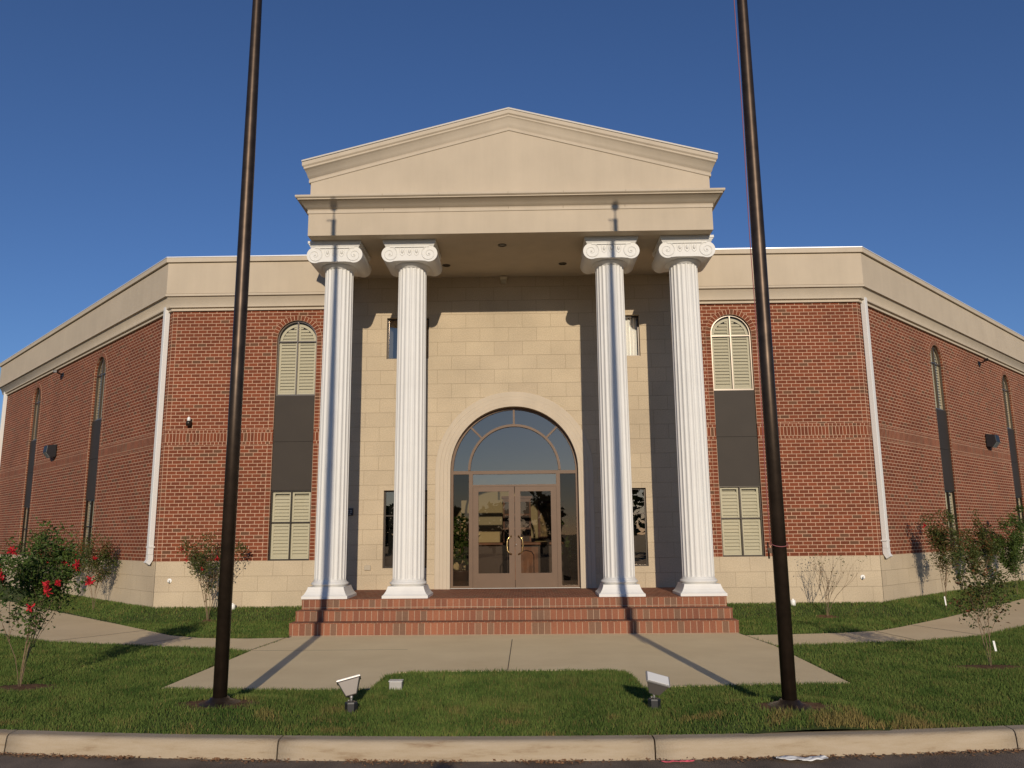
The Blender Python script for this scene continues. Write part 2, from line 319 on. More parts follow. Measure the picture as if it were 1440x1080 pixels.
def wall(m, x0, x1, z0, z1, cols, depth=0.12, y=0.0):
    """cols: list of (xa, xb, [(za, zb, arch)]) sorted; arch: zb is the spring line"""
    cur = x0
    def q(a, b, c, d):
        if b-a > 1e-6 and d-c > 1e-6: m.poly([(a, y, c), (b, y, c), (b, y, d), (a, y, d)])
    for xa, xb, ops in cols:
        q(cur, xa, z0, z1); cur = xb; zc = z0
        for k, (za, zb, arch) in enumerate(ops):
            q(xa, xb, zc, za)
            top = ops[k+1][0] if k+1 < len(ops) else z1
            for xx, fl in ((xa, 0), (xb, 1)):
                p = [(xx, y, za), (xx, y+depth, za), (xx, y+depth, zb), (xx, y, zb)]
                m.poly(p if not fl else p[::-1])
            if za > z0+1e-4: m.poly([(xa, y, za), (xb, y, za), (xb, y+depth, za), (xa, y+depth, za)])
            if arch:
                N = 28; r = (xb-xa)/2; cx = (xa+xb)/2
                pts = [(cx-r*math.cos(math.pi*i/N), zb+r*math.sin(math.pi*i/N)) for i in range(N+1)]
                for (ax, az), (bx, bz) in zip(pts, pts[1:]):
                    m.poly([(ax, y, az), (bx, y, bz), (bx, y, top), (ax, y, top)])
                    m.poly([(ax, y, az), (ax, y+depth, az), (bx, y+depth, bz), (bx, y, bz)])
                zc = top
            else:
                m.poly([(xa, y, zb), (xa, y+depth, zb), (xb, y+depth, zb), (xb, y, zb)]); zc = zb
        if zc < z1: q(xa, xb, zc, z1)
    q(cur, x1, z0, z1)

# ================================================================== GROUND
def wall_dist(x, y):
    d0 = YW-y; s = math.sqrt(.5)
    dl = (x+W)*s*-1*-1; 
    a = -( (x+W)*(-s) + (y-YW)*(-s) )           # signed: inside positive
    b = -( (x-W)*s + (y-YW)*(-s) )
    # outward distances of the three planes
    o0 = YW-y; ol = (-(x+W)*s - (y-YW)*s); orr = ((x-W)*s - (y-YW)*s)
    return max(o0, ol, orr)
PL = (-2.667, 7.99); PR = (2.611, 7.725)
def ground_h(x, y):
    d = wall_dist(x, y); t = max(0, min(1, 1-d/0.9)); h = 0.22*t*t*(3-2*t)
    for p in (PL, PR):
        q = math.hypot((x-p[0])*0.75, (y-p[1])*1.1); t = max(0, min(1, 1-(q-0.25)/0.65)); h = max(h, 0.10*t*t*(3-2*t))
    return h
def curb_y(x): return 6.95+0.0160*(x-0.15)**2 if abs(x-.15) < 6 else 6.95+0.0160*36+0.0160*6*(abs(x-.15)-6)
slab = [(-3.66, 13.9), (-3.80, 12.2), (-3.82, 9.32), (-2.8, 9.20), (-1.47, 9.16), (-1.44, 10.02), (-1.36, 10.20), (-1.18, 10.29),
        (1.22, 10.33), (1.40, 10.25), (1.47, 10.05), (1.50, 9.20), (3.80, 9.40), (3.86, 12.35), (3.72, 13.9)]
walkL = [(-3.80, 12.15), (-3.69, 13.72), (-4.36, 13.64), (-5.2, 13.78), (-5.83, 14.15), (-8.87, 17.22), (-14.0, 22.4), (-15.1, 21.3), (-10.2, 15.6), (-8.95, 14.43), (-7.47, 13.41), (-5.84, 12.91), (-4.33, 12.45)]
walkR = [(3.88, 12.35), (5.12, 12.60), (6.16, 12.80), (7.42, 13.38), (8.8, 14.6), (14.6, 20.5), (13.4, 21.5), (8.21, 16.08), (6.7, 14.62), (6.13, 14.12), (5.4, 13.84), (4.4, 13.70), (3.74, 13.61)]
def inside(px, py, poly):
    c = np.zeros(px.shape, bool); n = len(poly)
    for i in range(n):
        x0, y0 = poly[i]; x1, y1 = poly[(i+1) % n]
        if y0 == y1: continue
        t = ((y0 > py) != (y1 > py)) & (px < (x1-x0)*(py-y0)/(y1-y0)+x0); c ^= t
    return c

m = MB(); m.poly([(-900, -900, -0.19), (900, -900, -0.19), (900, 900, -0.19), (-900, 900, -0.19)]); m.build('ground', mat('far_ground', (0.08, 0.075, 0.035), rough=1, noise_amt=.3, noise_scale=.3), kind='structure')
m = MB(); nx = 60
xs = [-60+120*i/nx for i in range(nx+1)]
for a, b in zip(xs, xs[1:]): m.poly([(a, -38, -0.15), (b, -38, -0.15), (b, curb_y(b)-0.02, -0.15), (a, curb_y(a)-0.02, -0.15)])
m.build('road', ASPH, kind='structure')
# lawn sheet with its gentle rise to the wall and at the poles
m = MB(); st = 0.15; X0, X1_, Y0_, Y1_ = -19.5, 19.5, 6.9, 30
gx = np.arange(X0, X1_+st, st); gy = np.arange(0, Y1_-Y0_+st, st); idx = {}
for i, x in enumerate(gx):
    for j, yy in enumerate(gy):
        y = max(Y0_+yy, curb_y(x)+0.10); idx[i, j] = m.vert((x, y, ground_h(x, y)-0.010+0.004*noise.noise((x*1.3, y*1.3, 0))))
for i in range(len(gx)-1):
    for j in range(len(gy)-1):
        if wall_dist(gx[i], Y0_+gy[j]) < -1.2: continue
        m.face((idx[i, j], idx[i+1, j], idx[i+1, j+1], idx[i, j+1]), smooth=True)
m.build('lawn', TURF, kind='structure')
m = MB(); m.prism(slab, -0.12, 0.0); so = m.build('entrance_slab', CONC, bevel=0.012, kind='structure')
m = MB(); m.prism(walkL, -0.12, -0.004)
m.build('path', CONC, bevel=0.012, kind='structure')
m = MB(); m.prism(walkR, -0.12, -0.004); m.build('path', CONC, bevel=0.012, kind='structure')
# tooled joints as shallow dark strips
JM = mat('slab_joint', (0.10, 0.075, 0.05), rough=1)
m = MB()
m.box(-0.006, 0.006, 10.34, 13.27, 0.0005, 0.0015); m.box(-3.82, -1.5, 12.19, 12.2, .0005, .0015)
for pts in (((-3.83, 12.17), (-3.72, 13.72)), ((3.87, 12.35), (3.745, 13.60)), ((-5.84, 12.93), (-5.4, 13.9)), ((6.16, 12.82), (6.0, 14.03)), ((-7.47, 13.43), (-6.6, 14.9)), ((7.42, 13.4), (7.0, 14.86))):
    a, b = Vector((*pts[0], 0.0)), Vector((*pts[1], 0.0)); d = (b-a); n_ = Vector((-d.y, d.x, 0)).normalized()*0.006
    m.obox((a+b)/2+Vector((0, 0, .0008)), d/2, n_, (0, 0, .0006))
m.build('slab_joint', JM, kind='structure')
# curb, in poured lengths
m = MB(); joints = [-60, -30, -13, -7.6, -4.2, -1.80, 1.27, 4.30, 7.4, 13, 30, 60]
for a, b in zip(joints, joints[1:]):
    a += 0.006; b -= 0.006; n_ = max(2, int((b-a)/0.25)); prof = [(0.0, -0.16), (0.012, -0.05), (0.022, -0.018), (0.045, -0.003), (0.075, 0.0), (0.17, 0.002), (0.18, -0.16)]
    rings = []
    for i in range(n_+1):
        x = a+(b-a)*i/n_; y = curb_y(x)-0.04; jz = 0.003*noise.noise((x*0.8, 3, 0)); rings.append([m.vert((x, y+p+0.004*noise.noise((x*2.1, z*9, 1)), z+jz)) for p, z in prof])
    for ra, rb in zip(rings, rings[1:]):
        for k in range(len(prof)-1): m.face((ra[k], rb[k], rb[k+1], ra[k+1]), smooth=k < 4)
    m.face(rings[0]); m.face(rings[-1][::-1])
m.build('curb', CURB, kind='structure')
# bare soil round pole bases and the foreground shrubs
def disk(cx, cy, rx, ry, seed, name='soil_patch', z=0.012):
    m = MB(); c = m.vert((cx, cy, ground_h(cx, cy)-0.01+z+.01)); ring = []
    for k in range(28):
        a = 2*math.pi*k/28; rr = 1+0.22*noise.noise((math.cos(a)*2, math.sin(a)*2, seed)); x = cx+rx*rr*math.cos(a); y = cy+ry*rr*math.sin(a)
        ring.append(m.vert((x, y, ground_h(x, y)-0.01+z-.008)))
    for k in range(28): m.face((c, ring[k], ring[(k+1) % 28]), smooth=True)
    m.build(name, SOIL, kind='structure')
SOILS = [(PL[0], PL[1]-.02, .42, .24), (PR[0]+.05, PR[1]-.02, .44, .24), (-5.42, 9.41, .42, .26), (5.87, 10.36, .55, .22), (-1.62, 8.2, .1, .06), (-6.0, 16.2, .14, .09), (6.0, 16.15, .22, .13)]
for k, (a, b, c_, d_) in enumerate(SOILS): disk(a, b, c_, d_, k*3.1)

# grass blades
def make_grass():
    zones = [(-9.5, 10.0, 7.0, 10.4, 6500, 0.047), (-11.5, 12, 10.4, 13.8, 3400, 0.050), (-13, 14, 13.8, 24, 2000, 0.052)]
    P = []; S = []
    for x0, x1, y0, y1, dens, hgt in zones:
        n = int((x1-x0)*(y1-y0)*dens); x = rng.uniform(x0, x1, n); y = rng.uniform(y0, y1, n)
        s = math.sqrt(.5)
        d = np.maximum.reduce([YW-y, -(x+W)*s-(y-YW)*s, (x-W)*s-(y-YW)*s])
        cy = 6.95+0.0160*np.minimum(abs(x-0.15), 6)**2+0.0160*6*np.maximum(abs(x-.15)-6, 0)
        keep = (d > 0.02) & (y > cy+0.135-rng.uniform(0, .03, n)) & ~((abs(x) < 3.72) & (y > 13.2) & (y < 17))
        # in view only
        keep &= (abs(x-CX) < (y+0.3)*0.80+1.2)
        for poly in (slab, walkL, walkR):
            jx = x+rng.normal(0, .008, n); jy = y+rng.normal(0, .008, n); keep &= ~inside(jx, jy, poly)
        for a, b, c_, d_ in SOILS: 
            e = ((x-a)/c_)**2+((y-b)/d_)**2; keep &= (e > rng.uniform(0.35, 1.25, n))
        x, y, d = x[keep], y[keep], d[keep]
        P.append(np.stack([x, y], 1)); S.append(np.full(len(x), hgt))
    P = np.concatenate(P); H = np.concatenate(S); n = len(P)
    hz = np.array([ground_h(a, b) for a, b in P])-0.014
    nz = np.array([noise.noise((a*0.9, b*0.9, 5)) for a, b in P]); nz2 = np.array([noise.noise((a*3.5, b*3.5, 9)) for a, b in P])
    h = H*rng.uniform(0.55, 1.15, n)*(1+0.35*nz+0.25*nz2); tall = rng.random(n) < 0.004; h[tall] *= 1.7
    ang = rng.uniform(0, 2*math.pi, n); wd = rng.uniform(0.0028, 0.0052, n)*(1+0.25*(P[:, 1] > 10.4)+0.5*(P[:, 1] > 13.8))
    lean = rng.uniform(0, 0.8, n)*h; la = rng.uniform(0, 2*math.pi, n)
    V = np.zeros((n, 3, 3)); 
    V[:, 0, 0] = P[:, 0]-np.cos(ang)*wd; V[:, 0, 1] = P[:, 1]-np.sin(ang)*wd; V[:, 0, 2] = hz
    V[:, 1, 0] = P[:, 0]+np.cos(ang)*wd; V[:, 1, 1] = P[:, 1]+np.sin(ang)*wd; V[:, 1, 2] = hz
    V[:, 2, 0] = P[:, 0]+np.cos(la)*lean; V[:, 2, 1] = P[:, 1]+np.sin(la)*lean; V[:, 2, 2] = hz+h
    me = bpy.data.meshes.new('grass'); me.vertices.add(n*3); me.vertices.foreach_set('co', V.reshape(-1))
    me.loops.add(n*3); me.loops.foreach_set('vertex_index', np.arange(n*3, dtype=np.int32))
    me.polygons.add(n); me.polygons.foreach_set('loop_start', np.arange(0, n*3, 3, dtype=np.int32))
    try: me.polygons.foreach_set('loop_total', np.full(n, 3, dtype=np.int32))
    except Exception: pass
    near = np.clip(1-(P[:, 1]-7.1)/1.3, 0, 1)
    dry = np.clip((nz2*0.9+nz*0.6+0.16*near+rng.normal(0, .14, n)-0.30)*2.4, 0, 0.6)*np.clip(0.25+near, 0, 1)+np.where(rng.random(n) < 0.06, 0.6, 0)
    at = me.attributes.new('dry', 'FLOAT', 'POINT'); at.data.foreach_set('value', np.repeat(np.clip(dry, 0, 1), 3).astype(np.float32))
    me.update(); me.validate(); me.materials.append(GRASS)
    o = bpy.data.objects.new('grass', me); COL.objects.link(o); tag(o, 'mown green lawn grass with straw coloured patches near the curb', 'grass', kind='stuff')
make_grass()

# ================================================================== BUILDING
B = thing('building', 'red brick building with cream parapet, angled wings and a white columned entrance portico', 'building', loc=(0, 0, 0))
WX0, WX1, WSP = 4.245, 5.110, 5.815          # facade window
def side_strips(xa, xb):
    m_ = [(xa-0.108, xa), (xb, xb+0.108)]; return m_
def brickwall(xf, x0, x1, wins, strips_at=(), parent=B):
    m = MB(xf); cols = [(a, b, [(ZS, WSP, True)]) for a, b in wins]
    wall(m, x0, x1, ZS, ZB+0.05, cols); o = m.build('brick_wall', BR, parent)
    # stone base
    s = MB(xf); s.poly([(x0, -0.012, -0.2), (x1, -0.012, -0.2), (x1, -0.012, ZS), (x0, -0.012, ZS)]); s.poly([(x0, -0.012, ZS), (x1, -0.012, ZS), (x1, 0.14, ZS), (x0, 0.14, ZS)])
    s.build('stone_base', BLK, parent)
    # stacked header strips beside windows and corners, soldier band, arches: slightly proud
    spans = [(a-0.108, a) for a, b in wins]+[(b, b+0.108) for a, b in wins]+list(strips_at)
    for a, b in spans:
        for z0, z1 in ((ZS+.002, 3.545), (3.865, WSP if (a, b) not in strips_at else ZB)):
            t = MB(xf); y = -0.003; U = lambda x, z: ((x-a)*0.105/(b-a), z)
            P = [(a, z0), (b, z0), (b, z1), (a, z1)]
            f_ = [t.vert((x, y, z)) for x, z in P]; k_ = [t.vert((x, .004, z)) for x, z in P]
            t.face(f_, uv=[U(*q) for q in P])
            for i in range(4): j = (i+1) % 4; t.face((f_[j], f_[i], k_[i], k_[j]))
            t.build('header_strip', BH, o)
    runs = []; cur = x0
    for a, b in sorted(wins): runs.append((cur, a)); cur = b
    runs.append((cur, x1))
    for a, b in runs:
        q = MB(xf); q.box(a, b, -.006, .004, 3.612, 3.798, skip='k'); q.build('soldier_course', BSO, o)
        for z0 in (3.548, 3.800):
            hq = MB(xf); P = [(a, z0), (b, z0), (b, z0+.062), (a, z0+.062)]
            f_ = [hq.vert((x, -.004, z)) for x, z in P]; k_ = [hq.vert((x, .004, z)) for x, z in P]
            hq.face(f_, uv=[(a, 0.001), (b, 0.001), (b, 0.059), (a, 0.059)])
            for i in range(4): j = (i+1) % 4; hq.face((f_[j], f_[i], k_[i], k_[j]))
            hq.build('header_course', BHE, o)
    for a, b in wins:
        ar = MB(xf); r = (b-a)/2; cx = (a+b)/2; N = 36; r2 = r+0.112; U = round(math.pi*(r+.05)/0.0745)*0.0745
        V = []
        for i in range(N+1):
            t_ = math.pi*i/N; V.append([ar.vert((cx-rr*math.cos(t_), y, WSP+rr*math.sin(t_))) for rr, y in ((r, -.006), (r2, -.006), (r2, .004), (r, .004))])
        for i in range(N):
            p, q = V[i], V[i+1]; u0, u1 = U*i/N, U*(i+1)/N
            ar.face((p[0], q[0], q[1], p[1]), uv=[(u0, .002), (u1, .002), (u1, .103), (u0, .103)])
            ar.face((p[1], q[1], q[2], p[2])); ar.face((p[0], p[3], q[3], q[0]))
        ar.build('brick_arch', BAR, o)
    return o
brickwall(F0, -W, -EW, [(-WX1, -WX0)], strips_at=[(-W, -W+0.1)])
brickwall(F0, EW, W, [(WX0, WX1)], strips_at=[(W-0.1, W)])
LW = [(-11.05, -10.185), (-5.12, -4.255)]; RWn = [(4.165, 5.03), (10.0, 10.865)]
brickwall(FL, -WING, 0, LW, strips_at=[(-0.1, 0)]); brickwall(FR, 0, WING, RWn, strips_at=[(0, 0.1)])
# plain returns of the wings and back of the building, closing the volume
xl = FL @ Vector((-WING, 0, 0)); xr = FR @ Vector((WING, 0, 0)); BK = xl.y+12
m = MB(); 
for xx in (xl.x, xr.x): m.poly([(xx, xl.y, -.2), (xx, BK, -.2), (xx, BK, ZB+.05), (xx, xl.y, ZB+.05)])
m.poly([(xl.x, BK, -.2), (xr.x, BK, -.2), (xr.x, BK, ZB+.05), (xl.x, BK, ZB+.05)])
m.build('brick_wall', BR, B)

# parapet band and cornice swept round the corners
foot = [(xl.x, BK), (xl.x, xl.y), (-W, YW), (W, YW), (xr.x, xr.y), (xr.x, BK)]
def offset_path(path, o):
    out = []
    for i, p in enumerate(path):
        d = []
        if i > 0: a = Vector(path[i])-Vector(path[i-1]); d.append(a.normalized())
        if i < len(path)-1: a = Vector(path[i+1])-Vector(path[i]); d.append(a.normalized())
        ns = [Vector((t.y, -t.x)) for t in d]
        if len(ns) == 1: q = Vector(p)+ns[0]*o
        else: b = (ns[0]+ns[1]).normalized(); q = Vector(p)+b*o/b.dot(ns[0])
        out.append(q)
    return out
def sweep(m, path, prof, z=True, smooth=()):
    rings = []
    for o, zz in prof:
        rings.append([m.vert((q.x, q.y, zz)) for q in offset_path(path, o)])
    for k, (a, b) in enumerate(zip(rings, rings[1:])):
        for i in range(len(path)-1): m.face((a[i], a[i+1], b[i+1], b[i]), smooth=k in smooth)
crown = [(0.105+0.085*(t/8)**1.7, ZB+0.065+0.215*(t/8)) for t in range(9)]
footL = foot[:3]+[(-EW-.0, YW)]; footR = [(EW, YW)]+foot[3:]
m = MB(); [sweep(m, ft, [(-0.05, ZB), (0.055, ZB), (0.055, ZB+0.045), (0.03, ZB+0.05)]+crown+[(0.235, ZB+0.285), (0.235, ZC-0.03), (0.10, ZC-0.026)], smooth=range(5, 11)) for ft in (footL, footR)]
m.build('cornice', TRIM, B)
m = MB()
for ft in (footL, footR): sweep(m, ft, [(0.05, ZC-0.02), (0.215, ZC-0.018), (0.215, ZT-0.125), (0.195, ZT-0.122), (0.195, ZT-0.11)])
m.build('parapet', STUCCO, B)
m = MB(); sweep(m, foot, [(0.19, ZT-0.112), (0.264, ZT-0.11), (0.264, ZT-0.012), (-0.1, ZT-0.012)]); m.build('coping', TRIM, B)
m = MB(); sweep(m, foot, [(0.25, ZT-0.008), (0.272, ZT-0.008), (0.272, ZT+0.012), (-0.25, ZT+0.03), (-0.25, ZT-.5)]); m.build('metal_edge', COPING, B)
m = MB(); m.poly([(p[0], p[1], ZT-0.45) for p in foot]); m.build('roof', mat('roof_membrane', (.7, .7, .7)), B)

# ---- windows of the brick walls
def slats(m, x0, x1, z0, z1, y, step=0.070, arch=None):
    z = z0+0.03
    while z < z1-0.02:
        a, b = x0, x1
        if arch:
            cx, zs, r = arch
            if z > zs:
                dz = z+0.02-zs
                if dz >= r: break
                hw = math.sqrt(r*r-dz*dz); a = max(a, cx-hw); b = min(b, cx+hw)
        if b-a > 0.03: m.obox(((a+b)/2, y, z), ((b-a)/2, 0, 0), (0, 0.014, 0.030), (0, 0.003, -0.0015))
        z += step
def arch_outline(xa, xb, z0, zs, n=20):
    r = (xb-xa)/2; cx = (xa+xb)/2
    return [(xa, z0), (xb, z0)]+[(cx+r*math.cos(math.pi*i/n), zs+r*math.sin(math.pi*i/n)) for i in range(n+1)]
def tall_window(xf, xa, xb, frame_mat=BRONZE, blinds=True):
    cx = (xa+xb)/2; r = (xb-xa)/2; D = 0.055
    f = MB(xf); t = 0.028
    for z0, z1 in ((ZS, 2.58),):
        f.box(xa, xa+t, D, D+.05, z0, z1); f.box(xb-t, xb, D, D+.05, z0, z1); f.box(xa+t, xb-t, D, D+.05, z0, z0+t); f.box(xa+t, xb-t, D, D+.05, z1-t, z1)
    f.box(cx-.014, cx+.014, D-.005, D+.05, ZS+t, 2.58-t); f.box(xa+t, cx-.014, D+.002, D+.045, 1.9, 1.925); f.box(cx+.014, xb-t, D+.002, D+.045, 1.9, 1.925)
    fo = f.build('window', frame_mat, B)
    u = MB(xf); z0 = 4.595
    u.box(xa, xa+t, D, D+.05, z0, WSP); u.box(xb-t, xb, D, D+.05, z0, WSP); u.box(xa+t, xb-t, D, D+.05, z0, z0+t)
    u.box(cx-.012, cx+.012, D-.005, D+.05, z0+t, WSP+r-t); u.box(xa+t, cx-.012, D+.002, D+.045, 5.775, 5.797); u.box(cx+.012, xb-t, D+.002, D+.045, 5.775, 5.797)
    N = 24
    for i in range(N):
        a0, a1 = math.pi*i/N, math.pi*(i+1)/N; P = lambda rr, a, y: (cx+rr*math.cos(a), y, WSP+rr*math.sin(a))
        u.poly([P(r-t, a0, D), P(r, a0, D), P(r, a1, D), P(r-t, a1, D)]); u.poly([P(r-t, a0, D), P(r-t, a1, D), P(r-t, a1, D+.05), P(r-t, a0, D+.05)])
    uo = u.build('window', mat('window_metal', (0.16, 0.135, 0.11), rough=.28, metal=.7), B)
    for par, z0, z1, ar in ((fo, ZS+t, 2.58-t, False), (uo, 4.595+t, WSP, True)):
        g = MB(xf)
        if ar: g.poly([(x, D+.022, z) for x, z in arch_outline(xa+t, xb-t, z0, WSP)])
        else: g.poly([(xa+t, D+.022, z0), (xb-t, D+.022, z0), (xb-t, D+.022, z1), (xa+t, D+.022, z1)])
        g.build('pane', GLASSC, par)
        for sx in (0, 1):
            a, b = (xa+.03, cx-.006) if sx == 0 else (cx+.006, xb-.03); s = MB(xf); y = D+.052
            
            if not (ar and sx == 1): s.box(a, a+.045, y, y+.02, z0, z1-(0.04 if ar else 0))
            if not (ar and sx == 0): s.box(b-.045, b, y, y+.02, z0, z1-(0.04 if ar else 0))
            if ar:
                rr = r-0.035; inner = rr-0.055; N2 = 14; lo, hi = (math.pi/2, math.pi) if sx == 0 else (0, math.pi/2)
                for i in range(N2):
                    a0 = lo+(hi-lo)*i/N2; a1 = lo+(hi-lo)*(i+1)/N2; P = lambda q, an: (cx+q*math.cos(an), y-.002, WSP-.03+q*math.sin(an))
                    s.poly([P(inner, a0), P(rr, a0), P(rr, a1), P(inner, a1)]); 
                xm = cx-.05 if sx == 0 else cx+.006; s.box(xm, xm+.044, y, y+.02, z0, WSP+rr-.03)
                s.box(a+.045, b-.045, y, y+.02, z0, z0+.06)
                slats(s, a+.04, b-.04, z0+.05, WSP+inner, y+.012, arch=(cx, WSP-.03, inner+.01))
            else:
                s.box(a+.045, b-.045, y, y+.02, z0, z0+.05); s.box(a+.045, b-.045, y, y+.02, z1-.04, z1); s.box(a+.045, b-.045, y-.001, y+.021, 1.86, 1.90)
                slats(s, a+.04, b-.04, z0+.04, z1-.04, y+.012)
            s.build('shutter', SHUT, par)
        bk = MB(xf); bk.box(xa-.02, xb+.02, D+.13, D+.16, z0-.1, (WSP+r+.05) if ar else z1+.1); bk.build('backing', mat('dim_interior', (0.33, 0.30, 0.22), rough=1), par)
    p = MB(xf); p.box(xa, xb, 0.04, 0.11, 2.582, 3.60); p.box(xa, xb, 0.04, 0.11, 3.606, 4.593); p.build('spandrel_panel', PANEL, B)
for xf, lst in ((F0, [(-WX1, -WX0), (WX0, WX1)]), (FL, LW), (FR, RWn)):
    for a, b in lst: tall_window(xf, a, b)

# ---- entry wall (scored block stucco) with its windows and great arch
AR, ASP = 1.333, 2.955
m = MB(F0)
wall(m, -EW, EW, HP-.3, ZE+0.3, [(-2.725, -1.813, [(0.966, 2.552, False), (5.356, 6.264, False)]), (-AR, AR, [(HP-.3, ASP, True)]), (1.813, 2.725, [(0.966, 2.552, False), (5.356, 6.264, False)])], depth=0.16, y=-0.02)
for s in (-1, 1): m.poly([(s*EW, -0.02, HP-.3), (s*EW, 0.01, HP-.3), (s*EW, 0.01, ZE), (s*EW, -0.02, ZE)])
m.build('entry_wall', BLK, B)
# moulded architrave round the arch
prof = [(0.0, 0.0), (0.0, -0.05), (0.06, -0.055), (0.065, -0.042), (0.14, -0.046), (0.146, -0.032), (0.215, -0.036), (0.222, -0.022), (0.30, -0.026), (0.318, -0.018), (0.318, 0.0)]
path = [(-AR, HP)]+[(-AR, ASP*0.5)]+[(-AR*math.cos(math.pi*i/40), ASP+AR*math.sin(math.pi*i/40)) for i in range(41)]+[(AR, ASP*.5), (AR, HP)]
m = MB(F0); rings = []
for o, y in prof:
    ring = []
    for i, (x, z) in enumerate(path):
        if z <= ASP and abs(abs(x)-AR) < 1e-6: q = (x+(-o if x < 0 else o), y-.02, z)
        else:
            l = math.hypot(x, z-ASP); q = (x*(l+o)/l, y-.02, ASP+(z-ASP)*(l+o)/l)
        ring.append(m.vert(q))
    rings.append(ring)
for a, b in zip(rings, rings[1:]):
    for i in range(len(path)-1): m.face((a[i], a[i+1], b[i+1], b[i]))
m.build('arch_surround', TRIM, B)
def entry_window(xa, xb, za, zb, mull, shade=None, gm=None):
    f = MB(F0); t = 0.03; D = 0.07
    f.box(xa, xa+t, D, D+.05, za, zb); f.box(xb-t, xb, D, D+.05, za, zb); f.box(xa+t, xb-t, D, D+.05, za, za+t); f.box(xa+t, xb-t, D, D+.05, zb-t, zb)
    if mull: f.box(xa+t, xb-t, D, D+.045, mull-.012, mull+.012)
    fo = f.build('window', BRONZE, B)
    g = MB(F0); g.poly([(xa+t, D+.02, za+t), (xb-t, D+.02, za+t), (xb-t, D+.02, zb-t), (xa+t, D+.02, zb-t)]); g.build('pane', gm or GLASS, fo)
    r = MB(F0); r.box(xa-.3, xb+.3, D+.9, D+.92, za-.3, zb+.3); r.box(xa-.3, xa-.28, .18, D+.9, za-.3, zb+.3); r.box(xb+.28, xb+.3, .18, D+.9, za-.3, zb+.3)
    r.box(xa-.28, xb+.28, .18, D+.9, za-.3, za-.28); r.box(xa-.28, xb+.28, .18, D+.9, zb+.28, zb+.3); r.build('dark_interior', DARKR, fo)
    if shade:
        s = MB(F0); n = 60; z0, z1, x0, x1 = shade
        for i in range(n):
            a = x0+(x1-x0)*i/n; b = x0+(x1-x0)*(i+1)/n; ya = D+.12+.012*math.sin(i*1.3); yb = D+.12+.012*math.sin((i+1)*1.3)
            s.poly([(a, ya, z0), (b, yb, z0), (b, yb, z1), (a, ya, z1)], smooth=True)
        s.build('curtain', WHT, fo)
entry_window(-2.725, -1.813, 5.356, 6.264, None, (5.36, 6.25, -2.70, -2.62))
entry_window(1.813, 2.725, 5.356, 6.264, None, (5.36, 6.25, 1.85, 2.69), GLASSC)
entry_window(-2.725, -1.813, 0.966, 2.552, 2.03); entry_window(1.813, 2.725, 0.966, 2.552, 2.03)

# ---- the glazed arch and its doors
D = 0.10
f = MB(F0); t = 0.05
def arc_bar(m, r0, r1, y0, y1, cz=ASP, n=40, lo=0, hi=math.pi):
    for i in range(n):
        a0 = lo+(hi-lo)*i/n; a1 = lo+(hi-lo)*(i+1)/n; P = lambda r, a, y: (r*math.cos(a), y, cz+r*math.sin(a))
        m.poly([P(r0, a0, y0), P(r1, a0, y0), P(r1, a1, y0), P(r0, a1, y0)]); m.poly([P(r0, a0, y0), P(r0, a1, y0), P(r0, a1, y1), P(r0, a0, y1)]); m.poly([P(r1, a0, y0), P(r1, a0, y1), P(r1, a1, y1), P(r1, a1, y0)])
arc_bar(f, AR-t, AR, D, D+.08); arc_bar(f, 0.925, 0.975, D-.01, D+.08)
f.box(-AR, -AR+t, D, D+.08, HP, ASP); f.box(AR-t, AR, D, D+.08, HP, ASP)
f.box(-AR+t, AR-t, D-.004, D+.08, 2.875, 2.945)
for s in (-1, 1): f.box(s*.875, s*.955, D-.006, D+.08, HP, 2.875); f.box(s*.955, s*(AR-t), D+.002, D+.08, HP, HP+.05)
f.box(-.875, .875, D-.002, D+.08, 2.615, 2.655)
for a in (45, 90, 135):
    c, s_ = math.cos(R(a)), math.sin(R(a)); rm = (0.975+AR-t)/2; f.obox((rm*c, D+.04, ASP+rm*s_), (c*(AR-t-.975)/2, 0, s_*(AR-t-.975)/2), (-s_*.02, 0, c*.02), (0, .035, 0))
fo = f.build('arch_frame', DOORM, B)
g = MB(F0); gy = D+.045
g.poly([(x, gy, z) for x, z in arch_outline(-AR+.02, AR-.02, 2.93, ASP, 40)]); g.build('pane', GLASS, fo)
for s in (-1, 1):
    g = MB(F0); a, b = sorted((s*.95, s*(AR-.03))); g.poly([(a, gy, HP+.04), (b, gy, HP+.04), (b, gy, 2.88), (a, gy, 2.88)]); g.build('pane', GLASSD, fo)
g = MB(F0); g.poly([(-.875, gy, 2.65), (.875, gy, 2.65), (.875, gy, 2.88), (-.875, gy, 2.88)]); g.build('pane', glass_mat('transom_glass', (.6, .62, .65), .30, wav=.1), fo)
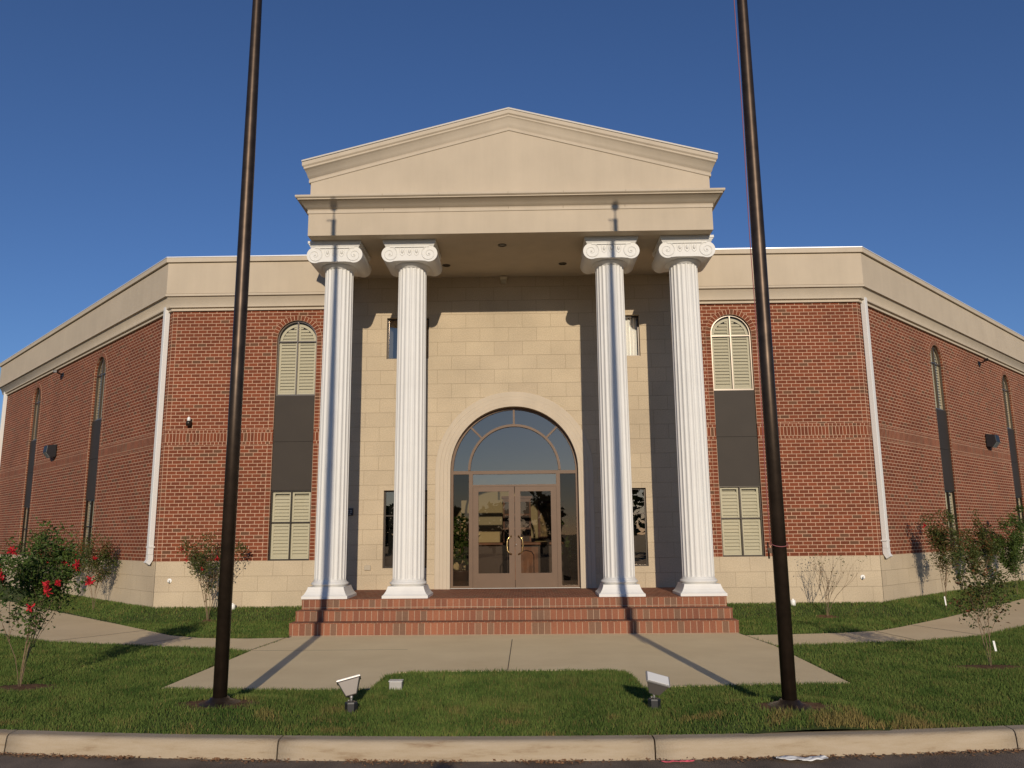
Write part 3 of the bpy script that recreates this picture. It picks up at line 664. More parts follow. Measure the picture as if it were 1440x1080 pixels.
for s in (-1, 1):
    a, b = sorted((s*0.006, s*0.872)); st = 0.115; d = MB(F0)
    d.box(a, a+st, D+.004, D+.055, HP+.012, 2.612); d.box(b-st, b, D+.004, D+.055, HP+.012, 2.612)
    d.box(a+st, b-st, D+.006, D+.053, HP+.012, HP+.30); d.box(a+st, b-st, D+.006, D+.053, 2.612-.10, 2.612)
    do = d.build('door', DOORM, B)
    g = MB(F0); g.poly([(a+st, D+.03, HP+.30), (b-st, D+.03, HP+.30), (b-st, D+.03, 2.512), (a+st, D+.03, 2.512)]); g.build('pane', GLASSD, do)
    h = MB(F0); hx = s*.075; z0, z1 = 1.22, 1.60; o = s*.09
    h.tube([(hx+o*.0, D+.004, z0), (hx, D-.05, z0+.01), (hx+o*.45, D-.065, z0+.03), (hx+o*.9, D-.065, z0+.08), (hx+o, D-.065, (z0+z1)/2), (hx+o*.9, D-.065, z1-.08), (hx+o*.45, D-.065, z1-.03), (hx, D-.05, z1-.01), (hx, D+.004, z1)], .013, 8)
    h.build('handle', BRASS, do)
    if s < 0:
        k = MB(F0); k.sphere((hx+.1, D-.001, 1.42), .014, 10, 6); k.build('lock', STEEL, do)
m = MB(F0); m.box(-AR, AR, D-.06, D+.1, HP+.002, HP+.010); m.build('threshold', STEEL, B)

# ---- lobby seen through the glass
m = MB(F0); y1 = 5.2
m.poly([(-3.2, .2, HP), (3.2, .2, HP), (3.2, y1, HP), (-3.2, y1, HP)]); m.build('lobby_floor', TILE, B)
m = MB(F0); m.poly([(-3.2, y1, HP), (3.2, y1, HP), (3.2, y1, 5), (-3.2, y1, 5)]); m.poly([(-3.2, .165, HP), (-3.2, y1, HP), (-3.2, y1, 5), (-3.2, .165, 5)]); m.poly([(3.2, .165, HP), (3.2, y1, HP), (3.2, y1, 5), (3.2, .165, 5)])
m.box(-1.35, -.35, 3.0, 3.2, HP, 2.45); m.build('lobby_wall', WALLIN, B)
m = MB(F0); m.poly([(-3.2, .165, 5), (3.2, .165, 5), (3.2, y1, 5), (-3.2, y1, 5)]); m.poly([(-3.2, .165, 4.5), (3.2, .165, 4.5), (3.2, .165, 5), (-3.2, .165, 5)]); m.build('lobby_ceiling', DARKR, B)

# ---- brick steps and porch floor
S = 0.03
m = MB()
steps = [(3.679, 13.90, 0.205), (3.71, 14.21, 0.37), (3.737, 14.52, HP)]
steps = [(3.735, 13.897, 0.0, 0.203), (3.715, 14.19, 0.203, 0.372), (3.70, 14.50, 0.372, HP)]
for hw, y0, z0, z1 in steps:
    m.box(-hw, hw, y0, YW-.021, z0-.05 if z0 == 0 else z0, z1-.012, skip='tb'); 
m.build('brick_steps', BST, B)
m = MB()
for hw, y0, z0, z1 in steps: m.box(-hw-.004, hw+.004, y0-.005, YW-.021, z1-.012, z1)
# nose course: upright bricks show on the front of every tread
m.build('step_tread', BSP, B)

# ---- entablature, cornice and pediment
m = MB(); YB = YW+3.0
m.box(-WE, WE, YF, YF+0.42, ZE, ZK); m.box(-WE, -WE+.42, YF+.42, YW-.03, ZE, ZK); m.box(WE-.42, WE, YF+.42, YW-.03, ZE, ZK)
m.build('entablature', STUCCO, B)
m = MB(); m.box(-WE+.41, WE-.41, YF+.41, YW-.022, ZE+.02, ZE+.08); m.build('porch_ceiling', SOFF, B)
ppath = [(-WE, YW-.22), (-WE, YF), (WE, YF), (WE, YW-.22)]
cove = [(0.05+0.115*(t/6)**1.6, ZK+0.045+0.14*(t/6)) for t in range(7)]
m = MB(); sweep(m, ppath, [(-.05, ZK-.035), (0.015, ZK-.033), (0.018, ZK+.02), (0.008, ZK+.024), (0.02, ZK+.045)]+cove[1:]+[(0.17, ZK+.185), (0.172, ZK+.205), (0.19, ZK+.21), (0.209, ZK+.225), (0.209, ZKT-.01), (-0.2, ZKT)], smooth=range(4, 11)); m.build('cornice', TRIM, B)
m = MB(); z0 = ZKT-.02; zside = 8.24; zap = 9.23
m.extrude_y([(-WE+.02, z0), (WE-.02, z0), (WE-.02, zside), (0, zap), (-WE+.02, zside)], YF+.005, YB); m.build('pediment', STUCCO, B)
m = MB(); m.box(-WE-.2, WE+.2, YF-.08, YW-.25, ZKT+.001, ZKT+.009); m.build('cornice_flashing', COPING, B)
# raking cornice: profile is (out, up) measured square to the slope
tipx = WE+.105; sl = (ZAP-ZGT)/tipx; th = math.atan(sl); cs = math.cos(th)
rk = [(0.0, -0.375), (0.012, -0.37), (0.014, -0.325), (0.004, -0.32), (0.012, -0.30)]+[(0.028+0.062*(t/6)**1.6, -0.30+0.17*(t/6)) for t in range(1, 7)]+[(0.098, -0.125), (0.10, -0.095), (0.108, -0.09), (0.125, -0.075), (0.128, -0.012), (0.12, 0.0)]
m = MB(); rings = []
for o, u in rk:
    rings.append([m.vert((-WE-o, YB, ZGT+u/1+(0)*0)), m.vert((-WE-o, YF-o, ZGT+u)), m.vert((0, YF-o, ZAP+u)), m.vert((WE+o, YF-o, ZGT+u)), m.vert((WE+o, YB, ZGT+u))])
for k, (a, b) in enumerate(zip(rings, rings[1:])):
    for i in range(4): m.face((a[i], a[i+1], b[i+1], b[i]), smooth=4 <= k <= 9)
m.build('raking_cornice', TRIM, B)
m = MB(); o = .135
A = [(-WE-o, YF-o, ZGT+.004), (0, YF-o, ZAP+.004), (WE+o, YF-o, ZGT+.004)]; Bq = [(x, YB, z) for x, y, z in A]
for zz in (0, .03):
    m.poly([(*A[0][:2], A[0][2]+zz), (*A[1][:2], A[1][2]+zz), (*Bq[1][:2], Bq[1][2]+zz), (*Bq[0][:2], Bq[0][2]+zz)]); m.poly([(*A[1][:2], A[1][2]+zz), (*A[2][:2], A[2][2]+zz), (*Bq[2][:2], Bq[2][2]+zz), (*Bq[1][:2], Bq[1][2]+zz)])
for a, b in ((A[0], A[1]), (A[1], A[2]), (A[0], Bq[0]), (A[2], Bq[2])): m.poly([a, b, (b[0], b[1], b[2]+.03), (a[0], a[1], a[2]+.03)])
m.build('pediment_roof', mat('cap_metal', (0.5, .46, .4), rough=.5), B)
# fine joints between the moulding lengths
m = MB()
for x in (-2.35, -1.3, -.02, 1.0, 2.15): m.box(x-.003, x+.003, YF-.02-.001, YF, ZK+.0, ZK+.045); m.box(x-.0025, x+.0025, YF-.213, YF-.1, ZK+.225, ZKT-.012); 
m.build('moulding_joint', mat('joint_brown', (.2, .15, .1)), B)  # joint strips in one even dark brown

# ---- Ionic columns
def column(x, parent):
    c = bpy.data.objects.new('column', None); COL.objects.link(c); c.parent = parent; c.location = (x, YC, 0)
    NF = 20; K = 10; rB, rT = 0.285, 0.268; z0, z1 = 0.845, 6.70
    s = MB(); zs = [z0, z0+.02, z0+.05, z0+.09]+[z0+.09+(z1-z0-.18)*i/14 for i in range(1, 15)]+[z1-.05, z1-.02, z1]
    rings = []
    for z in zs:
        t = (z-z0)/(z1-z0); rad = rB+(rT-rB)*t**1.6; e = min(z-z0, z1-z); dp = 0.017*min(1, max(0, (e)/0.06))**0.5
        ring = []
        for k in range(NF*K):
            a = 2*math.pi*k/(NF*K); u = (k % K)/K; fl = 0 if u < 0.2 else math.sin(math.pi*(u-.2)/.8)**0.7
            rr = rad-dp*fl; ring.append(s.vert((rr*math.cos(a), rr*math.sin(a), z)))
        rings.append(ring)
    n = NF*K
    for a, b in zip(rings, rings[1:]):
        for k in range(n): j = (k+1) % n; s.face((a[k], a[j], b[j], b[k]), smooth=False)
    s.build('shaft', WHITE, c)
    b = MB()
    b.lathe([(0.406, HP), (0.406, HP+.045), (0.392, HP+.055), (0.372, HP+.075), (0.345, HP+.12), (0.325, HP+.17), (0.318, HP+.2), (.30, HP+.2)], square=True)
    b.lathe([(0.30, HP+.2), (0.30, HP+.215), (0.325, HP+.225), (0.337, HP+.245), (0.325, HP+.265), (0.305, HP+.275), (0.297, HP+.285), (0.297, HP+.295), (0.286, HP+.307)], n=48)
    b.build('base', WHITE, c)
    # capital: abacus, volute block, echinus
    k = MB(); hz = ZE-.002
    k.lathe([(0.43, hz-.155), (0.455, hz-.12), (0.475, hz-.085), (0.475, hz-.075), (0.487, hz-.073), (0.487, hz-.05), (0.503, hz-.048), (0.503, hz)], square=True)
    vx, vz, vr = 0.372, 6.868, 0.158
    out = []
    N = 18
    for i in range(N+1): a = math.pi*1.5+math.pi*i/N if False else -math.pi/2+math.pi*1.0*i/N; out.append((vx+vr*math.cos(a), vz+vr*math.sin(a)))
    out = [(vx+vr*math.cos(a), vz+vr*math.sin(a)) for a in [R(d) for d in range(-115, 91, 12)]]
    left = [(-x, z) for x, z in out[::-1]]
    pts = [(-0.20, 6.735), (0.20, 6.735)]+[(p[0], p[1]) for p in out]+[(0.30, 6.985), (-0.30, 6.985)]+left
    yf, yb = -.455, .455
    k.extrude_y(pts, yf, yb)
    k.lathe([(0.268, 6.66), (0.275, 6.675), (0.30, 6.69), (0.345, 6.715), (0.37, 6.74)], n=40)
    # scroll ridge on front and back faces
    for yy, sg in ((yf, 1), (yb, -1)):
        for sx in (-1, 1):
            path = []; rad = []
            for i in range(64):
                t = i/63; ang = math.pi/2-sx*0+2*math.pi*1.9*t; rr = (vr-.014)*(1-t)**1.15+0.012
                path.append((sx*(vx+rr*math.cos(ang)) if False else sx*(vx)+sx*rr*math.cos(ang)*(1), yy, vz+rr*math.sin(ang))); rad.append(0.0125*(1-.45*t))
            k.tube([(sx*0.05, yy, vz+vr-.016)]+path if False else path, rad, 6)
            k.sphere((sx*vx, yy, vz), .018, 8, 6)
        k.box(-vx, vx, yy-.012*sg, yy+.002, vz+vr-.03, vz+vr-.002)
        for gx in (-.135, 0.0, .135):
            pth = [(gx-.045, yy, 6.99), (gx-.05, yy, 6.93), (gx-.035, yy, 6.86), (gx, yy, 6.83), (gx+.035, yy, 6.86), (gx+.05, yy, 6.93), (gx+.045, yy, 6.99)]
            k.tube(pth, .008, 6); k.sphere((gx, yy, 6.92), .028, 8, 6, 1.7)
    k.build('capital', WHITE, c)
    return c
c0 = column(-X1, B)
for x in (-X2, X2, X1):
    c = dup(c0, B); c.location.x = x

# ---- downspouts at the corners
def downspout(xf, xc):
    m = MB(xf); a, b = xc-.065, xc+.065
    for z0, z1 in ((1.28, 6.70),): m.box(a, b, -.115, -.012, z0, z1)
    o = m.build('downspout', DSP, B, bevel=.008)
    e = MB(xf)
    P = [(-.115, 1.279), (-.012, 1.279), (-.012, 1.17), (-.075, 1.07), (-.155, 1.12), (-.115, 1.18)]
    i = [[e.vert((x, y, z)) for y, z in P] for x in (a, b)]
    n = len(P); e.face(i[0][::-1]); e.face(i[1])
    for k in range(n): j = (k+1) % n; e.face((i[0][k], i[0][j], i[1][j], i[1][k]))
    e.build('outlet', DSP, o)
    for z in (1.42,):
        s = MB(xf); s.box(a-.02, b+.02, -.119, -.0, z, z+.03); s.build('strap', DSP, o)
downspout(FL, -0.22); downspout(FR, 0.22); downspout(FL, -WING+.25); downspout(FR, WING-.25)

# ================================================================== FIXTURES ON THE BUILDING
def wallpack(xf, x, z, side, label):
    t = thing('wall_floodlight', label, 'wall light', 'black floodlights on the brick wings')
    h = MB(xf); pts = [(-.02, z-.17), (-.16, z-.20), (-.28, z-.05), (-.26, z+.14), (-.02, z+.18)]; i = [[h.vert((xx, y, zz)) for y, zz in pts] for xx in (x-.17, x+.17)]
    h.face(i[0]); h.face(i[1][::-1])
    for k in range(5): j = (k+1) % 5; h.face((i[0][j], i[0][k], i[1][k], i[1][j]))
    h.build('housing', BLACK, t, bevel=.012)
    l = MB(xf); l.obox((x, -.225, z-.128), (.14, 0, 0), (0, .055, -.068), (0, -.005, -.004)); l.build('lens', mat('smoked_lens', (.16, .17, .17), rough=.15), t)
    b = MB(xf); b.box(x-.08, x+.08, -.03, 0.0, z-.12, z+.12); b.build('back_plate', BLACK, t)
wallpack(FL, -8.05, 4.06, -1, 'black boxy floodlight halfway up the left brick wing')
wallpack(FR, 7.95, 4.05, 1, 'black boxy floodlight halfway up the right brick wing')
def bracket(xf, x, z, sgn, label):
    t = thing('security_camera', label, 'security camera', 'small dark cameras high on the brick wings')
    m = MB(xf); m.box(x-.05, x+.05, -.03, 0, z-.05, z+.05); m.build('mount', BLACK, t)
    m = MB(xf); m.tube([(x, -.03, z), (x, -.14, z+.02), (x, -.18, z+.06)], .018, 8); m.build('arm', BLACK, t)
    m = MB(xf); m.obox((x+sgn*.06, -.22, z+.06), (.14*sgn, -.06, -.03), (.02, .045, 0), (0, 0, .04)); m.build('camera_body', BLACK, t, bevel=.01)
bracket(FL, -7.95, 6.26, 1, 'small dark camera on a bracket high on the left wing'); bracket(FR, 7.97, 6.25, -1, 'small dark camera on a bracket high on the right wing')
def small_cam(x, z, label, w_=.07):
    t = thing('security_camera', label, 'security camera')
    m = MB(F0); m.box(x-.04, x+.04, -.03, 0, z-.09, z+.05); m.build('mount', BRONZE, t)
    m = MB(F0); m.lathe([(0.05, z-.10), (.055, z-.04), (.05, z+.0)], (x, -.09), 16); m.build('housing', BRONZE, t)
    m = MB(F0); m.lathe([(.035, z), (.035, z+.06), (.02, z+.085), (.002, z+.095)], (x, -.09), 14); m.build('cap', WHT, t)
small_cam(-6.89, 4.05, 'small bronze wall fixture with white cap just left of the left flagpole')
t = thing('wall_sensor', 'small black box beside the upper right arched window, behind the right flagpole', 'sensor')
m = MB(F0); m.box(5.37, 5.45, -.09, 0, 4.86, 5.03); m.build('housing', BLACK, t, bevel=.01)
m = MB(F0); m.box(5.39, 5.43, -.13, -.09, 4.90, 4.95); m.build('lens', BLACK, t)
t = thing('wall_sensor', 'tiny black hook fixture low beside the dark panel, behind the right flagpole', 'sensor')
m = MB(F0); m.box(5.33, 5.38, -.05, 0, 2.95, 3.0); m.build('housing', BLACK, t); m = MB(F0); m.tube([(5.355, -.05, 2.97), (5.355, -.1, 2.96), (5.37, -.11, 2.90)], .012, 6); m.build('hook', BLACK, t)
# intercom plate and vent by the entrance
t = thing('keypad', 'black square keypad plate on the shaded entry wall beside the leftmost column', 'keypad')
m = MB(F0); m.box(-3.50, -3.35, -.055, -.02, 2.04, 2.19); m.build('housing', BLACK, t, bevel=.008)
m = MB(F0)
for i in range(2):
    for j in range(2): m.box(-3.475+i*.06, -3.435+i*.06, -.060, -.0545, 2.10+j*.035, 2.12+j*.035)
m.box(-3.46, -3.39, -.059, -.0545, 2.06, 2.075); m.build('button', mat('grey_button', (.3, .3, .3)), t)
t = thing('wall_outlet', 'small beige covered outlet low on the entry wall between the left columns', 'outlet')
m = MB(F0); m.box(-3.09, -2.96, -.05, -.02, .93, 1.03); m.build('cover', mat('beige_plastic', (.42, .36, .27)), t, bevel=.008)
m = MB(F0); m.box(-3.08, -3.03, -.054, -.049, .945, 1.015); m.build('lid', mat('beige_plastic', (.42, .36, .27)), t)
# emergency light over the door, soffit lights
t = thing('emergency_light', 'beige twin lamp box at the top of the entry wall under the porch ceiling', 'emergency light')
m = MB(F0); m.extrude_y([(-.25, 7.07), (-.27, 7.13), (-.11, 7.13), (-.13, 7.07)], -.14, -.02); m.build('housing', mat('beige_housing', (.75, .66, .48)), t)
m = MB(F0); m.box(-.245, -.135, -.12, -.03, 7.0, 7.069); m.build('lens', mat('frosted_lens', (.5, .45, .33), rough=.3), t)
for k, (x, y, l) in enumerate(((-.16, 14.9, 'round recessed light in the porch ceiling, nearest the front edge'), (-1.36, 16.05, 'round recessed light in the porch ceiling above the left inner column'), (1.06, 16.05, 'round recessed light in the porch ceiling beside the right inner column'))):
    t = thing('recessed_light', l, 'ceiling light', 'recessed lights in the porch ceiling')
    zc = ZE+.02; m = MB(); m.lathe([(.085, zc), (.085, zc-.008), (.062, zc-.010), (.062, zc-.001)], (x, y), 24, cap=False); m.build('trim_ring', BRONZE, t)
    m = MB(); m.lathe([(.062, zc-.004), (.001, zc-.004)], (x, y), 24, cap=False); m.build('lens', mat('dark_lens', (.06, .05, .04), rough=.2), t)
# white sill cocks / drain caps low on the stone base
def spigot(xf, x, z, label):
    t = thing('hose_bib', label, 'hose bib', 'white hose bibs on the stone base')
    m = MB(xf); m.tube([(x, -.013, z), (x, -.035, z)], .045, 14); m.build('flange', WHT, t)
    m = MB(xf); m.tube([(x, -.035, z), (x, -.08, z), (x, -.10, z-.03)], .016, 8); m.build('spout', WHT, t)
spigot(F0, -7.10, .755, 'white hose bib on the stone base near the left downspout'); spigot(F0, 7.03, .715, 'white hose bib on the stone base near the right downspout')
for x, l in ((-5.72, 'round white cleanout cap in the grass at the left wall foot'), (5.55, 'round white cleanout cap in the grass at the right wall foot')):
    t = thing('drain_cap', l, 'drain cap', 'white drain caps at the wall foot'); y = YW-.16
    m = MB(); m.lathe([(.05, .15), (.05, .28), (.043, .29), (.002, .292)], (x, y), 16); m.build('pipe', WHT, t)
    m = MB(); m.box(x-.015, x+.015, y-.015, y+.015, .29, .31); m.build('nut', WHT, t)

# ================================================================== LOBBY FURNITURE
def at0(x, y, z): return F0 @ Vector((x, y, z))
t = thing('reception_desk', 'long reception counter with dark base and brown top seen through the doors', 'desk')
m = MB(F0); m.box(-1.0, 1.25, 2.2, 2.75, HP, 1.38); m.build('desk_body', DWOOD, t)
m = MB(F0); m.box(-1.3, 1.3, 2.1, 2.8, 1.382, 1.44); m.build('counter', WOOD, t, bevel=.01)
m = MB(F0); m.box(-.05, .5, 2.15, 2.198, HP+.05, 1.33)
m.build('carved_panel', WOOD, t)
m = MB(F0)
m.tube([(.05, 2.14, .75), (.05, 2.14, 1.15), (.10, 2.14, 1.23), (.225, 2.14, 1.26), (.35, 2.14, 1.23), (.4, 2.14, 1.15), (.4, 2.14, .75), (.35, 2.14, .68), (.1, 2.14, .68), (.05, 2.14, .75)], .012, 6); m.build('moulding', DWOOD, t)
t = thing('bookcase', 'reddish brown wooden cabinet behind the counter in the lobby', 'cabinet')
m = MB(F0); m.box(-.34, .35, 3.4, 3.8, HP, 2.5); m.box(-.38, .39, 3.38, 3.82, 2.502, 2.56); m.build('cabinet_body', WOOD, t)
m = MB(F0)
for k in range(3): m.box(-.30, .31, 3.385, 3.398, 1.45+k*.34, 1.74+k*.34)
m.build('shelf', DWOOD, t)
t = thing('framed_painting', 'framed landscape painting on the lobby back wall', 'painting')
m = MB(F0); m.box(.55, 1.25, 5.10, 5.18, 1.5, 2.5); m.build('frame', WOOD, t)
m = MB(F0); m.box(.61, 1.19, 5.085, 5.098, 1.56, 2.44); m.build('canvas', mat('painting_canvas', (.45, .32, .16), noise_amt=.8, noise_scale=5), t)

def leafmesh(m, pts, size, rnd, flat=0.0, tri=False):
    for p in pts:
        p = Vector(p); a = Vector((rnd.gauss(0, 1), rnd.gauss(0, 1), rnd.gauss(0, .7))).normalized()
        b = a.cross(Vector((rnd.gauss(0, 1), rnd.gauss(0, 1), rnd.gauss(0, 1)))).normalized(); s = size*rnd.uniform(.5, 1.4)
        n_ = a.cross(b)*s*.12
        q = [p, p+a*s*.5+b*s*.28+n_, p+a*s, p+a*s*.5-b*s*.28+n_]
        m.poly(q)
def potted_plant(x, y, label):
    t = thing('potted_plant', label, 'potted plant'); rnd = random.Random(3)
    m = MB(F0); m.lathe([(.14, HP), (.19, HP+.32), (.2, HP+.34), (.17, HP+.34), (.16, HP+.30)], (x, y), 20); m.build('pot', DWOOD, t)
    m = MB(F0)
    for k in range(4): a = k*1.6; m.tube([(x, y, HP+.3), (x+.05*math.cos(a), y+.05*math.sin(a), 1.3), (x+.15*math.cos(a), y+.15*math.sin(a), 1.9)], [.014, .011, .006], 6)
    m.build('stem', BARK, t)
    m = MB(F0); leafmesh(m, [(x+rnd.gauss(0, .13), y+rnd.gauss(0, .13), rnd.uniform(1.05, 2.0)) for _ in range(420)], .12, rnd); m.build('foliage', LEAF, t)
potted_plant(-1.17, .55, 'tall leafy potted plant inside the left sidelight')
potted_plant(1.36, 1.2, 'leafy potted plant inside the right sidelight')

# ================================================================== FLAGPOLES
def flagpole(p, label, rope):
    t = thing('flagpole', label, 'flagpole', 'bronze flagpoles in the front lawn', loc=(p[0], p[1], 0.065))
    H = 9.33
    prof = [(.066, 0), (.066, 3.2), (.067, 4.4), (.063, 5.6), (.054, 7.0), (.045, 8.3), (.040, H-.25)]
    m = MB(); m.lathe(prof, n=28); m.build('pole', POLE, t)
    m = MB(); m.lathe([(.235, 0.0), (.235, .012), (.21, .03), (.15, .05), (.10, .062), (.085, .085), (.067, .09)], n=32); m.build('collar', POLE, t)
    m = MB(); m.lathe([(.042, H-.25), (.045, H-.22), (.045, H-.19), (.015, H-.18), (.012, H-.02)], n=16); m.tube([(0, 0, H-.2), (-.13, 0, H-.2)], .012, 6); m.build('truck', POLE, t)
    m = MB(); m.sphere((0, 0, H+.05), .072, 20, 12); m.build('finial_ball', BRASS, t)
    if rope:
        m = MB(); pts = [(-.082, -.01, 1.45+i*.4) for i in range(20)]+[(-.10, 0, H-.2)]; m.tube([(a-.004*math.sin(i), b, z) for i, (a, b, z) in enumerate(pts)], .0045, 5)
        m.tube([(.078*math.cos(a), .078*math.sin(a), 1.47+.03*math.sin(a)) for a in [2*math.pi*i/20 for i in range(21)]], .0045, 5); m.build('halyard', ROPE, t)
        m = MB(); m.box(-.098, -.072, -.012, .012, 1.38, 1.43); m.tube([(-.1, 0, 1.33), (-.105, 0, 1.48)], .008, 6); m.build('cleat', POLE, t)
    m = MB()
    m.lathe([(.012, .0), (.014, .02), (.006, .026)], (-.0 , -.222), 10); m.build('ground_bolt', STEEL, t)
    return t
flagpole(PL, 'dark bronze flagpole standing in the lawn left of the entrance', False)
flagpole(PR, 'dark bronze flagpole with a thin rope standing in the lawn right of the entrance', True)

# ================================================================== GROUND FLOODLIGHTS
def floodlight(x, y, rz, tilt, label):
    t = thing('ground_floodlight', label, 'floodlight', 'floodlights aimed up from the front lawn', loc=(x, y, -.02), rz=rz); t.scale = (.78, .78, .82)
    m = MB(); m.lathe([(.075, 0), (.078, .12), (.072, .135), (.03, .14)], n=6, smooth=False); m.build('junction_box', BLACK, t)
    m = MB(); m.tube([(0, 0, .13), (0, 0, .20)], .014, 8); m.sphere((0, 0, .185), .022, 8, 6); m.tube([(-.03, -.02, .15), (-.03, -.02, .16)], .012, 8); m.build('swivel', STEEL, t)
    X = Matrix.Translation((0, 0, .20)) @ Matrix.Rotation(tilt[0], 4, 'X') @ Matrix.Rotation(tilt[1], 4, 'Y')
    h = MB(X); w0, w1, d0, d1 = .065, .135, .04, .085
    lo = [(-w0, -d0, 0), (w0, -d0, 0), (w0, d0, 0), (-w0, d0, 0)]; hi = [(-w1, -d1, .17), (w1, -d1, .17), (w1, d1, .17), (-w1, d1, .17)]
    i = [h.vert(p) for p in lo+hi]
    for q in ((0, 3, 2, 1), (0, 1, 5, 4), (1, 2, 6, 5), (2, 3, 7, 6), (3, 0, 4, 7), (4, 5, 6, 7)): h.face([i[a] for a in q])
    h.build('housing', mat('lamp_housing', (.17, .15, .135), rough=.45, metal=.3), t, bevel=.008)
    r = MB(X); r.box(-w1-.012, w1+.012, -d1-.012, d1+.012, .171, .192); r.build('lens_rim', STEEL, t, bevel=.004)
    l = MB(X); l.box(-w1+.004, w1-.004, -d1+.004, d1-.004, .1925, .197); l.build('lens', LENS, t)
floodlight(-1.43, 8.05, R(8), (R(-20), R(-13)), 'small grey floodlight on a black box at the left front of the slab')
floodlight(1.45, 8.12, R(-6), (R(24), R(16)), 'small grey floodlight on a black box at the right front, tilted with its lens showing')
t = thing('utility_cover', 'small grey rectangular box sunk in the grass by the slab notch', 'utility box', loc=(-1.19, 9.22, 0))
m = MB(); m.box(-.07, .07, -.05, .05, -.02, .075); m.build('box', STEEL, t, bevel=.006)
m = MB(); m.box(-.075, .075, -.055, .055, .0755, .085); m.build('lid', mat('galvanised', (.5, .5, .5), rough=.4, metal=.4), t)

# ================================================================== LITTER ON THE ROAD
def cloth_strip(name, x0, x1, yc, wd, mtl, label, cat, seed, hgt=.012, col=None):
    m = MB(); nx, ny = 26, 7; g = []
    for i in range(nx+1):
        u = i/nx; row = []
        for j in range(ny+1):
            v = j/ny-.5; ww = wd*(.55+.45*math.sin(math.pi*u)**.5)*(1+.35*noise.noise((u*4, seed, 0)))
            x = x0+(x1-x0)*u+.02*noise.noise((u*3, v*2, seed)); y = yc+v*ww+.03*noise.noise((u*2.5, 7, seed))
            row.append(m.vert((x, y, -.144+hgt*(.8+noise.noise((u*7, v*4, seed)))+hgt*.5)))
        g.append(row)
    for i in range(nx):
        for j in range(ny): m.face((g[i][j], g[i+1][j], g[i+1][j+1], g[i][j+1]), smooth=True)
    o = m.build(name, mtl); tag(o, label, cat)
    md = o.modifiers.new('thick', 'SOLIDIFY'); md.thickness = .002
cloth_strip('paper_litter', 2.22, 2.62, 6.86, .09, WHT, 'crumpled white paper lying on the asphalt against the curb', 'litter', 2.2, .018)
cloth_strip('ribbon_litter', 1.30, 1.56, 6.84, .035, mat('pink_ribbon', (.75, .12, .16), rough=.6), 'pink ribbon lying on the asphalt against the curb', 'litter', 5.1, .008)
m = MB(); rnd = random.Random(11)
for k in range(2600):
    x = rnd.uniform(-4.8, 5.2); y = curb_y(x)-.045-abs(rnd.gauss(0, .05)); x += rnd.uniform(-.1, .1)
    if noise.noise((x*1.7, 3.3, 0)) < -.05 and rnd.random() < .75: continue
    s = rnd.uniform(.006, .024); a = rnd.uniform(0, 6.28); z = -.147+rnd.uniform(.001, .012); c, sn = math.cos(a)*s, math.sin(a)*s
    m.poly([(x-c, y-sn, z), (x+sn*.4, y-c*.4, z+rnd.uniform(0, .008)), (x+c, y+sn, z+rnd.uniform(0, .01)), (x-sn*.4, y+c*.4, z)])
tag(m.build('leaf_litter', DRY), 'dry brown leaf scraps strewn along the foot of the curb', 'leaf litter', kind='stuff')

